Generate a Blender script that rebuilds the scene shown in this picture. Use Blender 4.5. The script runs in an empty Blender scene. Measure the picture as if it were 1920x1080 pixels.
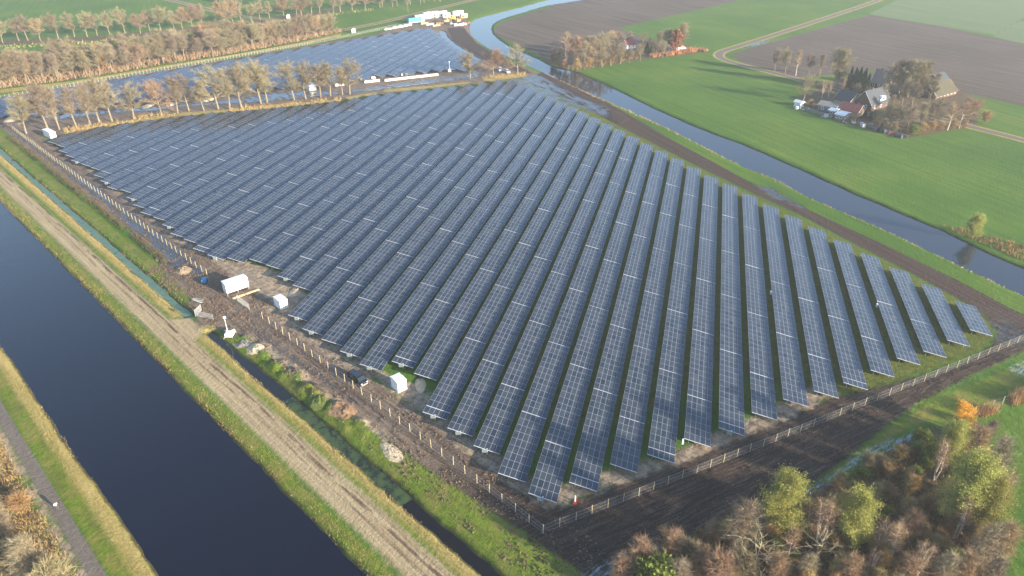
import bpy, bmesh, math, random
import numpy as np
from mathutils import Vector, Matrix, Euler
R = math.radians
random.seed(7); RNG = np.random.default_rng(7)
sc = bpy.context.scene
COL = sc.collection

# ------------------------------------------------------------------ camera
FPX, YAW, PITCH, ROLL, CAMH = 1335.21, 0.254168, 0.527305, 0.003686, 97.602
Fv = np.array([math.cos(PITCH)*math.cos(YAW), math.cos(PITCH)*math.sin(YAW), -math.sin(PITCH)])
_r = np.array([math.sin(YAW), -math.cos(YAW), 0.0]); _u = np.cross(_r, Fv)
Rv = _r*math.cos(ROLL)+_u*math.sin(ROLL); Uv = -_r*math.sin(ROLL)+_u*math.cos(ROLL)
cam_d = bpy.data.cameras.new('camera'); cam = bpy.data.objects.new('camera', cam_d); COL.objects.link(cam)
cam.matrix_world = Matrix(((Rv[0], Uv[0], -Fv[0], 0), (Rv[1], Uv[1], -Fv[1], 0), (Rv[2], Uv[2], -Fv[2], CAMH), (0, 0, 0, 1)))
cam_d.sensor_width = 36.0; cam_d.lens = FPX/1920*36.0
cam_d.clip_start = 0.5; cam_d.clip_end = 20000
sc.camera = cam

def at(u, v, z=0.0):
    d = Fv*FPX + Rv*(u-960) - Uv*(v-540)
    t = (z-CAMH)/d[2]
    return np.array([d[0]*t, d[1]*t])

# ------------------------------------------------------------------ sky and sun
SUN_AZ, SUN_EL = -109.0, 14.2
w = bpy.data.worlds.new('World'); sc.world = w; w.use_nodes = True
nt = w.node_tree; bg = nt.nodes['Background']
sky = nt.nodes.new('ShaderNodeTexSky'); sky.sky_type = 'NISHITA'; sky.sun_disc = False
sky.sun_elevation = R(SUN_EL); sky.sun_rotation = R(90.0-SUN_AZ)
sky.air_density = 1.0; sky.dust_density = 1.2; sky.ozone_density = 3.0
nt.links.new(sky.outputs[0], bg.inputs[0]); bg.inputs[1].default_value = 0.125
sl = bpy.data.lights.new('sun', 'SUN'); sl.energy = 5.0; sl.angle = R(0.55); sl.color = (1.0, 0.865, 0.69)
so = bpy.data.objects.new('sun', sl); COL.objects.link(so)
sd_ = Vector((math.cos(R(SUN_AZ))*math.cos(R(SUN_EL)), math.sin(R(SUN_AZ))*math.cos(R(SUN_EL)), math.sin(R(SUN_EL))))
so.rotation_euler = sd_.to_track_quat('Z', 'Y').to_euler()
so.location = sd_*300
sc.view_settings.view_transform = 'Standard'; sc.view_settings.look = 'None'
sc.view_settings.exposure = 1.68; sc.view_settings.gamma = 1.0

# ------------------------------------------------------------------ node helpers
class NT:
    def __init__(s, name):
        s.m = bpy.data.materials.new(name); s.m.use_nodes = True
        s.t = s.m.node_tree; s.t.nodes.clear()
        s.out = s.t.nodes.new('ShaderNodeOutputMaterial')
        s.b = s.t.nodes.new('ShaderNodeBsdfPrincipled')
        s.t.links.new(s.b.outputs[0], s.out.inputs[0])
        tc = s.t.nodes.new('ShaderNodeTexCoord'); s.obj = tc.outputs['Object']
    def n(s, typ, **k):
        x = s.t.nodes.new(typ)
        for a, b in k.items(): setattr(x, a, b)
        return x
    def lk(s, a, b):
        if isinstance(a, (int, float)): b.default_value = a
        elif isinstance(a, tuple): b.default_value = (*a, 1) if len(a) == 3 and len(b.default_value) == 4 else a
        else: s.t.links.new(a, b)
    def math(s, op, a, b=0.0, c=None, clamp=False):
        x = s.n('ShaderNodeMath', operation=op, use_clamp=clamp)
        s.lk(a, x.inputs[0]); s.lk(b, x.inputs[1])
        if c is not None: s.lk(c, x.inputs[2])
        return x.outputs[0]
    def noise(s, scale, detail=3.0, rough=0.55, vec=None, dist=0.0):
        x = s.n('ShaderNodeTexNoise'); x.inputs['Scale'].default_value = scale
        x.inputs['Detail'].default_value = detail; x.inputs['Roughness'].default_value = rough
        x.inputs['Distortion'].default_value = dist
        s.lk(vec if vec is not None else s.obj, x.inputs['Vector'])
        return x.outputs[0]
    def streak(s, deg, along, across, detail=3.0, rough=0.6, off=0.0, dist=0.0):
        mp = s.n('ShaderNodeMapping', vector_type='TEXTURE')
        s.lk(s.obj, mp.inputs[0]); mp.inputs['Rotation'].default_value = (0, 0, R(deg))
        mp.inputs['Location'].default_value = (off, off, 0)
        mp.inputs['Scale'].default_value = (along, across, 1)
        return s.noise(1.0, detail, rough, mp.outputs[0], dist)
    def mix(s, f, a, b):
        x = s.n('ShaderNodeMix', data_type='RGBA'); s.lk(f, x.inputs[0]); s.lk(a, x.inputs[6]); s.lk(b, x.inputs[7])
        return x.outputs[2]
    def mixf(s, f, a, b):
        x = s.n('ShaderNodeMix', data_type='FLOAT'); s.lk(f, x.inputs[0]); s.lk(a, x.inputs[2]); s.lk(b, x.inputs[3])
        return x.outputs[0]
    def ramp(s, f, stops):
        x = s.n('ShaderNodeValToRGB'); e = x.color_ramp.elements
        while len(e) < len(stops): e.new(0.5)
        for i, (p, c) in enumerate(stops):
            e[i].position = p; e[i].color = (*c, 1)
        s.lk(f, x.inputs[0]); return x.outputs[0]
    def step(s, f, lo, hi):
        x = s.n('ShaderNodeMapRange', interpolation_type='SMOOTHSTEP'); s.lk(f, x.inputs[0])
        x.inputs[1].default_value = lo; x.inputs[2].default_value = hi
        return x.outputs[0]
    def attr(s, name):
        x = s.n('ShaderNodeAttribute'); x.attribute_name = name; return x.outputs['Fac']
    def rand(s): return s.n('ShaderNodeObjectInfo').outputs['Random']
    def bump(s, h, strength, dist):
        x = s.n('ShaderNodeBump'); x.inputs['Strength'].default_value = strength; x.inputs['Distance'].default_value = dist
        s.lk(h, x.inputs['Height']); s.lk(x.outputs[0], s.b.inputs['Normal'])
    def set(s, color=None, rough=None, metal=None, spec=None):
        if color is not None: s.lk(color, s.b.inputs['Base Color'])
        if rough is not None: s.lk(rough, s.b.inputs['Roughness'])
        if metal is not None: s.lk(metal, s.b.inputs['Metallic'])
        if spec is not None: s.lk(spec, s.b.inputs['Specular IOR Level'])
        return s.m

def simple(name, c, rough=0.7, metal=0.0, var=0.25, scale=1.5, spec=0.4, dirt=None):
    t = NT(name); nz = t.noise(scale, 4, 0.6)
    a = tuple(x*(1-var) for x in c); b = tuple(min(1, x*(1+var*0.6)) for x in c)
    col = t.ramp(nz, [(0.3, a), (0.7, b)])
    if dirt: col = t.mix(t.step(t.noise(scale*0.6, 5, 0.7), 0.55, 0.75), col, dirt)
    return t.set(col, rough, metal, spec)

# ------------------------------------------------------------------ object helpers
def mesh_from(name, verts, faces, mats, midx=None, smooth=False):
    me = bpy.data.meshes.new(name); me.from_pydata([tuple(map(float, v)) for v in verts], [], faces)
    for m in (mats if isinstance(mats, (list, tuple)) else [mats]): me.materials.append(m)
    if midx is not None: me.polygons.foreach_set('material_index', midx)
    if smooth: me.polygons.foreach_set('use_smooth', [True]*len(me.polygons))
    me.update(); return me
def fast_mesh(name, V, Fq, mats, midx=None, smooth=False):
    V = np.asarray(V, np.float32); Fq = np.asarray(Fq, np.int32); k = Fq.shape[1]
    me = bpy.data.meshes.new(name)
    me.vertices.add(len(V)); me.vertices.foreach_set('co', V.ravel())
    me.loops.add(Fq.size); me.loops.foreach_set('vertex_index', Fq.ravel())
    me.polygons.add(len(Fq)); me.polygons.foreach_set('loop_start', np.arange(0, Fq.size, k, dtype=np.int32))
    for m in (mats if isinstance(mats, (list, tuple)) else [mats]): me.materials.append(m)
    if midx is not None: me.polygons.foreach_set('material_index', np.asarray(midx, np.int32))
    if smooth: me.polygons.foreach_set('use_smooth', np.ones(len(Fq), bool))
    me.update(calc_edges=True); me.validate(); return me
def link(name, me, parent=None, loc=(0, 0, 0), rot=(0, 0, 0), label=None, cat=None, group=None, kind=None):
    o = bpy.data.objects.new(name, me); COL.objects.link(o)
    o.location = loc; o.rotation_euler = rot
    if parent is not None: o.parent = parent
    if label: o['label'] = label
    if cat: o['category'] = cat
    if group: o['group'] = group
    if kind: o['kind'] = kind
    return o
def thing(name, label, cat, loc=(0, 0, 0), rz=0.0, group=None):
    return link(name, None, None, loc, (0, 0, rz), label, cat, group)
def dup(root, loc, rz=0.0, label=None, group=None, scale=None):
    r = root.copy(); COL.objects.link(r); r.location = loc; r.rotation_euler = (0, 0, rz)
    if scale: r.scale = scale
    if label: r['label'] = label
    if group: r['group'] = group
    for ch in list(root.children):
        c = ch.copy(); COL.objects.link(c); c.parent = r
        for g in list(ch.children):
            d = g.copy(); COL.objects.link(d); d.parent = c
    return r
class MB:
    def __init__(s): s.v = []; s.f = []; s.m = []
    def add(s, vs, fs, mi=0):
        o = len(s.v); s.v += [tuple(v) for v in vs]; s.f += [tuple(i+o for i in f) for f in fs]; s.m += [mi]*len(fs); return s
    def box(s, lo, hi, mi=0):
        x0, y0, z0 = lo; x1, y1, z1 = hi
        return s.add([(x0,y0,z0),(x1,y0,z0),(x1,y1,z0),(x0,y1,z0),(x0,y0,z1),(x1,y0,z1),(x1,y1,z1),(x0,y1,z1)],
                     [(0,3,2,1),(4,5,6,7),(0,1,5,4),(1,2,6,5),(2,3,7,6),(3,0,4,7)], mi)
    def tube(s, a, b, r0, r1=None, n=6, mi=0, cap=True):
        r1 = r0 if r1 is None else r1
        a = Vector(a); b = Vector(b); d = (b-a).normalized()
        e = d.orthogonal().normalized(); g = d.cross(e)
        vs = []
        for c, r in ((a, r0), (b, r1)):
            for i in range(n):
                t = 2*math.pi*i/n; vs.append(c+e*math.cos(t)*r+g*math.sin(t)*r)
        fs = [(i, (i+1) % n, n+(i+1) % n, n+i) for i in range(n)]
        if cap: fs += [tuple(range(n-1, -1, -1)), tuple(range(n, 2*n))]
        return s.add(vs, fs, mi)
    def prism(s, prof, x0, x1, mi=0):   # profile in (y,z) extruded along x
        n = len(prof); vs = [(x0, y, z) for y, z in prof]+[(x1, y, z) for y, z in prof]
        return s.add(vs, [tuple(range(n)), tuple(range(2*n-1, n-1, -1))]+[(i, n+i, n+(i+1) % n, (i+1) % n) for i in range(n)], mi)
    def mesh(s, name, mats, smooth=False): return mesh_from(name, s.v, s.f, mats, s.m, smooth)
    def obj(s, name, mats, parent=None, smooth=False, **k): return link(name, s.mesh(name, mats, smooth), parent, **k)
def bevel(o, w_, seg=2):
    m = o.modifiers.new('bevel', 'BEVEL'); m.width = w_; m.segments = seg; m.limit_method = 'ANGLE'; return o
ORD = ['first','second','third','fourth','fifth','sixth','seventh','eighth','ninth','tenth','eleventh','twelfth','thirteenth','fourteenth','fifteenth','sixteenth','seventeenth','eighteenth','nineteenth']
TENS = {20:'twentieth',30:'thirtieth',40:'fortieth',50:'fiftieth',60:'sixtieth',70:'seventieth',80:'eightieth',90:'ninetieth'}
TW = {20:'twenty',30:'thirty',40:'forty',50:'fifty',60:'sixty',70:'seventy',80:'eighty',90:'ninety'}
def ordn(i):
    if i > 99: return 'hundredth' if i == 100 else 'hundred and '+ordn(i-100)
    if i <= 19: return ORD[i-1]
    t = i//10*10
    return TENS[t] if i == t else TW[t]+' '+ORD[i-t-1]

# ------------------------------------------------------------------ canal frame
A0 = np.array([174.5, 227.0]); CD = np.array([-0.49975, -0.86617]); CN = np.array([0.86617, -0.49975])
def cf(s, n): return A0+CD*s+CN*n
def P(*pts): return np.array([at(*p) for p in pts])
CANG = math.atan2(CD[1], CD[0])

def sd_poly(X, poly):
    poly = np.asarray(poly); out = np.full(len(X), -40.0)
    lo = poly.min(0)-40; hi = poly.max(0)+40
    m = (X[:, 0] > lo[0]) & (X[:, 0] < hi[0]) & (X[:, 1] > lo[1]) & (X[:, 1] < hi[1])
    x = X[m]; d2 = np.full(len(x), 1e9); ins = np.zeros(len(x), bool)
    for i in range(len(poly)):
        a = poly[i]; b = poly[(i+1) % len(poly)]; ab = b-a; L = ab@ab
        if L < 1e-9: continue
        t = np.clip(((x-a)@ab)/L, 0, 1)
        q = x-a-np.outer(t, ab); d2 = np.minimum(d2, (q*q).sum(1))
        c = (a[1] > x[:, 1]) != (b[1] > x[:, 1])
        with np.errstate(divide='ignore', invalid='ignore'):
            xi = (b[0]-a[0])*(x[:, 1]-a[1])/(b[1]-a[1])+a[0]
        ins ^= c & (x[:, 0] < xi)
    d = np.sqrt(d2); out[m] = np.where(ins, np.minimum(d, 40), -np.minimum(d, 40)); return out
def sd_line(X, line, hw):
    line = np.asarray(line); d2 = np.full(len(X), 1e9)
    for a, b in zip(line[:-1], line[1:]):
        ab = b-a; t = np.clip(((X-a)@ab)/(ab@ab), 0, 1); q = X-a-np.outer(t, ab); d2 = np.minimum(d2, (q*q).sum(1))
    return np.maximum(hw-np.sqrt(d2), -40)
def catmull(pts, k=6):
    pts = np.asarray(pts, float); Q = np.vstack([2*pts[0]-pts[1], pts, 2*pts[-1]-pts[-2]]); out = []
    for i in range(1, len(Q)-2):
        for j in range(k):
            t = j/k; a, b, c, d = Q[i-1], Q[i], Q[i+1], Q[i+2]
            out.append(0.5*((2*b)+(c-a)*t+(2*a-5*b+4*c-d)*t*t+(3*b-a-3*c+d)*t**3))
    out.append(Q[-2]); return np.array(out)
def vnoise(X, scale, seed=0):
    g = np.random.default_rng(seed).random((256, 256)); x = X[:, 0]/scale; y = X[:, 1]/scale
    i = np.floor(x).astype(int); j = np.floor(y).astype(int); fx = x-i; fy = y-j
    fx = fx*fx*(3-2*fx); fy = fy*fy*(3-2*fy)
    a = g[i % 256, j % 256]; b = g[(i+1) % 256, j % 256]; c = g[i % 256, (j+1) % 256]; d = g[(i+1) % 256, (j+1) % 256]
    return (a*(1-fx)+b*fx)*(1-fy)+(c*(1-fx)+d*fx)*fy

# ------------------------------------------------------------------ layout outlines (world metres, traced on the ground)
riv_l = P((1920,553),(1851,520),(1799,497),(1760,477),(1640,421),(1604,406),(1551,383),(1498,358),(1449,332),(1400,314),(1315,271),(1241,234),(1167,201),(1107,175),(1048,148),(989,121),(945,102),(915,89),(895,74),(884,64),(880,53),(881,45),(887,38),(900,32),(923,26),(973,14),(1015,2))
riv_r = P((1920,501),(1890,488),(1851,471),(1818,455),(1799,446),(1760,427),(1640,377),(1604,363),(1569,346),(1532,330),(1400,272),(1362,258),(1315,240),(1255,215),(1196,187),(1137,158),(1084,135),(1054,128),(1030,121),(1010,110),(990,101),(953,85),(930,69),(921,57),(922,46),(940,35),(985,21),(1022,10))
extL0 = riv_l[0]+(riv_l[0]-riv_l[1])*6; extR0 = riv_r[0]+(riv_r[0]-riv_r[1])*9
extL1 = riv_l[-1]+np.array([130, -45.]); extR1 = riv_r[-1]+np.array([100, -62.])
RIVER = np.vstack([[extL0], catmull(riv_l, 3), [extL1], [extR1], catmull(riv_r, 3)[::-1], [extR0]])
# (catmull reversed keeps the far bank)
CANAL = np.array([cf(-400, 0), cf(800, 0), cf(800, -23.6), cf(-400, -23.6)])
DITCH1 = np.array([cf(-400, 12.9), cf(117.5, 12.9), cf(118, 14.6), cf(60, 15.0), cf(-400, 15.0)])
DITCH2 = np.array([cf(128.5, 13.2), cf(160, 13.1), cf(600, 13.1), cf(600, 15.7), cf(210, 15.5), cf(165, 15.6), cf(140, 15.0), cf(129, 14.6)])
SMALLD = P((822,57),(832,56),(842,72),(858,84),(880,97),(905,112),(895,113),(868,100),(846,88),(830,73))

def ground_height(X, wd):
    z = np.clip(-0.55+0.62*wd, -2.4, 0.0)
    s = (X-A0)@CD; n = (X-A0)@CN
    b = np.clip(1-np.abs(n-21.2)/1.7, 0, 1)*((s > -75) & (s < 86))
    z = z+b*(0.5+0.9*vnoise(X, 2.3, 3)*vnoise(X, 1.1, 5))
    rg = np.clip(1-np.abs(n-19.3)/3.0, 0, 1)**0.7*np.clip((s-134)/5, 0, 1)*np.clip((188-s)/6, 0, 1)*(wd > 1.2)
    z = z+rg*(2.6*vnoise(X, 2.9, 21)*vnoise(X, 1.3, 22)+0.8*vnoise(X, 0.9, 23)*vnoise(X, 4.0, 24))
    z = z+np.where(wd > 2.5, (vnoise(X, 9, 8)-0.5)*0.10, 0)
    return z

MUD = [P((-90,222),(0,183),(60,172),(150,157),(300,132),(440,110),(577,86),(642,74),(700,66),(745,52),(765,44),(775,34),(850,26),(872,36),(884,58),(897,82),(925,100),(960,116),(1000,132),(1050,157),(1120,190),(1180,222),(1160,232),(1040,170),(1000,158),(990,152),(940,151),(850,163),(700,180),(600,194),(500,206),(400,214),(300,226),(200,240),(135,256),(100,262),(70,250),(30,232),(0,222),(-60,240)),
       np.array([cf(-110, 22.3), cf(20, 22.4), cf(84, 22.2), cf(90, 17.5), cf(118, 15.6), cf(126, 12.2), cf(128, 14.5), cf(138, 19.0), cf(170, 20.2), cf(190, 21.0), cf(214, 22.5), cf(228, 24), cf(245, 24), cf(262, 24), cf(262, 40), cf(230, 33), cf(190, 31.5), cf(150, 31), cf(110, 37), cf(60, 33), cf(0, 33), cf(-110, 30)]),
       P((1018,970),(1100,925),(1200,880),(1330,825),(1440,785),(1560,745),(1700,712),(1800,683),(1858,650),(1872,625),(1850,595),(1800,560),(1960,600),(1960,645),(1900,668),(1800,715),(1720,757),(1660,800),(1600,850),(1540,895),(1420,955),(1280,1030),(1180,1100),(1020,1100),(1000,1080),(960,1020))]
BAND = [P((990,150),(1020,132),(1060,152),(1140,192),(1260,262),(1400,338),(1500,386),(1640,450),(1800,528),(1960,612),(1960,640),(1900,602),(1860,596),(1800,563),(1700,508),(1600,456),(1500,404),(1420,366),(1300,308),(1180,246),(1100,205),(1040,172)),
        P((838,53),(868,50),(878,62),(893,80),(925,100),(960,118),(1000,138),(970,135),(920,118),(880,95),(850,76))]
SAND = [np.array([cf(-400, -31.7), cf(800, -31.7), cf(800, -33), cf(-400, -33)]),
        np.array([cf(136, 20.5), cf(146, 19), cf(160, 20), cf(172, 18.6), cf(186, 21), cf(196, 19.5), cf(190, 22.5), cf(170, 21.5), cf(150, 22)]),
        P((105,262),(150,296),(200,330),(260,372),(340,435),(420,482),(500,500),(560,525),(600,590),(640,640),(700,690),(790,725),(830,775),(880,810),(960,870),(1020,915),(1080,905),(1140,880),(1240,858),(1300,830),(1400,785),(1480,750),(1560,700),(1560,740),(1480,785),(1400,815),(1300,860),(1200,895),(1100,930),(1030,955),(960,915),(870,845),(790,775),(700,705),(620,655),(540,590),(500,560),(420,505),(330,452),(230,372),(120,285)),
        P((480,560),(560,600),(640,660),(700,705),(690,720),(600,660),(530,610),(480,575))]
PARK = [P((975,150),(1040,176),(1120,216),(1200,258),(1300,312),(1420,370),(1600,460),(1760,545),(1855,600),(1862,635),(1840,655),(1770,685),(1700,708),(1640,728),(1560,748),(1500,735),(1400,700),(1180,780),(1000,820),(900,740),(800,620),(900,400))]
PLOUGH = [P((1372,101),(1560,47),(1632,28),(1780,52),(1920,82),(2050,110),(2050,240),(1920,199),(1840,182),(1800,172),(1780,158),(1650,133),(1590,137),(1497,146),(1440,131),(1388,116)),
          P((926,63),(927,53),(940,42),(985,27),(1030,14),(1060,-6),(1390,-12),(1380,2),(1160,52),(1200,66),(1200,100),(1050,122),(1030,115),(1010,104),(990,94),(956,79),(935,68))]
PALE = [P((1628,26),(1700,-8),(2050,-8),(2050,20),(1920,32),(1862,65),(1760,48)), P((1920,84),(1862,68),(1900,45),(2050,5),(2050,110))]
ROADS = [catmull(P((1700,-20),(1640,3),(1560,30),(1450,66),(1390,85),(1358,95),(1348,102),(1354,110),(1385,120),(1440,134),(1490,147),(1535,158),(1575,166),(1640,182),(1700,205),(1770,224),(1815,236),(1870,250),(1960,273)), 4),
         catmull(P((600,64),(700,45),(760,31),(850,9),(920,-8)), 4), catmull(P((300,-4),(370,12),(430,27),(520,38)), 4)]
TRACK = [np.array([cf(-400, 4.2), cf(0, 3.6), cf(60, 3.8), cf(150, 3.9), cf(400, 4.3), cf(800, 4.3), cf(800, 10), cf(400, 10), cf(170, 9.9), cf(130, 9.8), cf(127, 13.4), cf(119, 13.4), cf(116, 9.4), cf(0, 8.6), cf(-400, 8.2)])]
CYCLE = [np.array([cf(-400, -29.4), cf(800, -29.4), cf(800, -31.6), cf(-400, -31.6)])]
STRAW = [np.array([cf(-400, 9.6), cf(116, 10.4), cf(118, 12.9), cf(-400, 12.9)]), np.array([cf(128, 11.0), cf(800, 10.8), cf(800, 13.0), cf(129, 13.0)]),
         np.array([cf(-400, -23.6), cf(800, -23.6), cf(800, -26.3), cf(-400, -26.3)]), np.array([cf(124.5, 13), cf(128.5, 13), cf(128.5, 16.2), cf(126, 16.2)]),
         P((110,262),(140,246),(240,231),(330,218),(420,212),(520,201),(640,190),(640,186),(520,196),(420,206),(330,212),(200,232),(120,248)),
         P((720,168),(800,161),(880,153),(880,156),(800,166),(720,173)), P((650,182),(706,172),(706,177),(650,187)), P((905,148),(985,137),(988,143),(910,153)),
         P((0,168),(150,150),(300,124),(440,102),(560,80),(640,62),(640,66),(560,86),(440,106),(300,129),(150,155),(0,175))]
LUSH = [np.array([cf(129, 15.2), cf(135, 17.0), cf(165, 19.6), cf(190, 20.4), cf(214, 22.8), cf(236, 24.6), cf(262, 25.2), cf(300, 27), cf(600, 30), cf(600, 15.5), cf(165, 15.8)]),
        np.array([cf(-400, 16.2), cf(84, 16.2), cf(110, 15.8), cf(112, 17.6), cf(84, 19.2), cf(-75, 19.8), cf(-84, 21), cf(-400, 22)]),
        np.array([cf(-400, 0.2), cf(800, 0.2), cf(800, 3.3), cf(-400, 3.0)]), np.array([cf(-400, -25), cf(800, -25), cf(800, -29.2), cf(-400, -29.2)]), np.array([cf(-400, 8.8), cf(116, 9.9), cf(116, 11.5), cf(-400, 11.5)]), np.array([cf(129, 9.8), cf(800, 9.9), cf(800, 11.8), cf(129, 11.8)]),
        P((110,262),(240,234),(330,222),(420,214),(520,204),(640,191),(706,178),(760,172),(880,157),(988,145),(988,149),(880,162),(640,198),(520,210),(300,228)),
        P((1540,900),(1640,820),(1760,745),(1900,690),(1960,668),(1960,735),(1840,775),(1700,800),(1640,850),(1560,905))]
SCRUB = [P((1080,1100),(1180,1060),(1300,980),(1420,950),(1540,905),(1600,890),(1700,820),(1760,800),(1840,790),(1880,880),(1870,980),(1880,1100),(1500,1300),(1100,1200)),
         np.array([cf(-400, -33.0), cf(800, -33.0), cf(800, -120), cf(-400, -120)]),
         P((-60,182),(0,165),(150,147),(300,121),(440,99),(560,77),(640,60),(620,50),(560,52),(400,80),(250,95),(120,105),(-60,120)),
         P((-60,84),(0,76),(180,68),(300,56),(420,45),(560,25),(640,16),(640,22),(560,33),(420,53),(300,64),(180,76),(0,84),(-60,92)),
         P((1020,115),(1050,125),(1060,134),(1090,131),(1200,112),(1310,100),(1300,88),(1200,70),(1150,70),(1060,95)),
         P((1490,190),(1530,165),(1600,140),(1660,135),(1800,165),(1840,190),(1830,240),(1790,243),(1700,260),(1640,248),(1560,222))]
ALGAEB = [np.array([cf(86, 15.2), cf(86, 22), cf(118, 22), cf(118, 15.2)])]
WET = [P((-60,215),(0,208),(60,222),(110,226),(200,214),(300,208),(330,202),(420,196),(520,190),(600,180),(700,170),(800,158),(900,145),(905,128),(870,140),(780,150),(640,170),(520,172),(400,190),(250,202),(120,212),(30,205)),
       np.array([cf(-80, 22.6), cf(30, 22.8), cf(90, 19), cf(98, 20), cf(104, 28), cf(90, 29.5), cf(60, 28.5), cf(0, 29), cf(-80, 27)]),
       P((940,150),(1010,138),(1080,175),(1150,205),(1140,222),(1060,195),(1000,168),(960,158)), P((1410,345),(1450,350),(1520,392),(1500,392),(1440,370)),
       np.array([cf(10, 17.2), cf(100, 17.2), cf(104, 18.2), cf(10, 18.4), cf(-50, 18.2), cf(-50, 17.4)]), P((1380,96),(1410,80),(1460,72),(1440,82)),
       P((1850,600),(1900,600),(1940,640),(1900,650),(1860,640)), np.array([cf(134, 20.5), cf(150, 20.5), cf(180, 22.5), cf(176, 25), cf(150, 24), cf(134, 24)])]
FROST = [P((1590,882),(1640,860),(1700,832),(1738,812),(1722,810),(1660,828),(1610,850),(1560,890),(1500,925),(1520,925)), P((1890,690),(1960,660),(1960,690),(1910,705)), P((1090,1075),(1170,1035),(1180,1050),(1120,1100))]
ZONES = dict(scrub=SCRUB, pale=PALE, plough=PLOUGH, mud=MUD, park=PARK, band=BAND, sand=SAND, lush=LUSH, straw=STRAW, track=TRACK, cycle=CYCLE, wet=WET, frost=FROST)

# ------------------------------------------------------------------ ground material
def ground_material():
    t = NT('ground_surface')
    E1 = t.math('MULTIPLY', t.math('SUBTRACT', t.noise(0.45, 5, 0.65), 0.5), 5.0)    # edge wobble in metres
    E2 = t.math('MULTIPLY', t.math('SUBTRACT', t.noise(0.9, 4, 0.7), 0.5), 2.0)
    fine = t.noise(2.2, 6, 0.75); mid = t.noise(0.25, 5, 0.6); big = t.noise(0.02, 4, 0.55); grit = t.noise(7.0, 3, 0.8)
    st_c = t.streak(-120, 20, 0.8, 5, 0.7, 0.0, 0.5); st_c2 = t.streak(-120, 14, 1.6, 3, 0.6, 40)
    st_r = t.streak(-47, 9, 0.7, 6, 0.75, 11, 1.2); st_b = t.streak(-142.8, 60, 0.8, 4, 0.7, 23)
    st_p = t.streak(-133, 90, 1.6, 4, 0.7, 31); st_q = t.streak(-61, 80, 2.0, 4, 0.7, 77)
    # pasture
    st_f = t.streak(-141, 80, 2.2, 3, 0.6, 5)
    g = t.ramp(big, [(0.35, (0.056, 0.135, 0.013)), (0.52, (0.080, 0.165, 0.016)), (0.66, (0.120, 0.185, 0.022))])
    g = t.mix(t.math('MULTIPLY', t.step(mid, 0.35, 0.75), 0.45), g, (0.088, 0.120, 0.026))
    g = t.mix(t.math('MULTIPLY', t.step(st_f, 0.40, 0.64), 0.40), g, (0.038, 0.092, 0.012))
    g = t.mix(t.math('MULTIPLY', t.step(fine, 0.45, 0.8), 0.40), g, (0.030, 0.065, 0.012))
    col = g
    def lay(col, name, c, E, soft=0.25):
        a = t.math('ADD', t.attr('z_'+name), E)
        f = t.step(a, -soft, soft)
        return t.mix(f, col, c), f
    c = t.ramp(mid, [(0.3, (0.085, 0.058, 0.034)), (0.5, (0.15, 0.10, 0.058)), (0.65, (0.095, 0.10, 0.036)), (0.8, (0.19, 0.14, 0.085))])
    c = t.mix(t.math('MULTIPLY', t.step(fine, 0.4, 0.7), 0.6), c, (0.050, 0.038, 0.022))
    col, f_s = lay(col, 'scrub', c, E1, 0.8)
    c = t.ramp(st_f, [(0.3, (0.10, 0.16, 0.060)), (0.7, (0.16, 0.20, 0.095))])
    col, _ = lay(col, 'pale', c, E2, 1.0)
    c = t.ramp(st_p, [(0.32, (0.048, 0.038, 0.028)), (0.5, (0.098, 0.078, 0.058)), (0.68, (0.165, 0.132, 0.096))])
    c = t.mix(t.math('MULTIPLY', t.step(st_q, 0.42, 0.62), 0.25), c, (0.115, 0.090, 0.068))
    c = t.mix(t.math('MULTIPLY', t.step(big, 0.4, 0.65), 0.30), c, (0.155, 0.118, 0.10))
    col, _ = lay(col, 'plough', c, E2, 0.5)
    # yellow-green grass inside the solar park
    c = t.ramp(t.noise(0.5, 6, 0.75), [(0.28, (0.045, 0.075, 0.012)), (0.5, (0.105, 0.125, 0.020)), (0.7, (0.165, 0.165, 0.030))])
    c = t.mix(t.math('MULTIPLY', t.step(fine, 0.5, 0.75), 0.6), c, (0.035, 0.055, 0.012))
    col, _ = lay(col, 'park', c, E2, 0.6)
    # mud, drawn out by wheels
    m = t.ramp(t.math('ADD', t.math('MULTIPLY', st_c, 0.55), t.math('MULTIPLY', fine, 0.45)), [(0.36, (0.030, 0.019, 0.016)), (0.47, (0.125, 0.088, 0.062)), (0.57, (0.25, 0.182, 0.122)), (0.68, (0.38, 0.29, 0.20))])
    m = t.mix(t.math('MULTIPLY', t.step(mid, 0.42, 0.62), 0.6), m, (0.215, 0.170, 0.125))
    mr = t.ramp(t.math('ADD', t.math('MULTIPLY', st_r, 0.65), t.math('MULTIPLY', fine, 0.35)), [(0.36, (0.015, 0.010, 0.008)), (0.48, (0.042, 0.028, 0.022)), (0.57, (0.105, 0.073, 0.050)), (0.68, (0.23, 0.17, 0.115))])
    sx = t.n('ShaderNodeSeparateXYZ'); t.lk(t.obj, sx.inputs[0])
    # right of the fence corner the earth is dark topsoil
    proj = t.math('ADD', t.math('MULTIPLY', t.math('SUBTRACT', sx.outputs[0], 174.5), -0.49975), t.math('MULTIPLY', t.math('SUBTRACT', sx.outputs[1], 227.0), -0.86617))
    fr = t.step(t.math('ADD', proj, t.math('MULTIPLY', E1, 4.0)), 190, 222)
    m = t.mix(fr, m, mr)
    col, f_m = lay(col, 'mud', m, t.math('MULTIPLY', E1, 0.7), 0.9)
    c = t.ramp(st_b, [(0.3, (0.036, 0.024, 0.019)), (0.5, (0.062, 0.042, 0.033)), (0.72, (0.105, 0.075, 0.056))])
    c = t.mix(t.math('MULTIPLY', t.step(fine, 0.45, 0.7), 0.4), c, (0.05, 0.034, 0.028))
    col, _ = lay(col, 'band', c, E2, 0.4)
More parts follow.
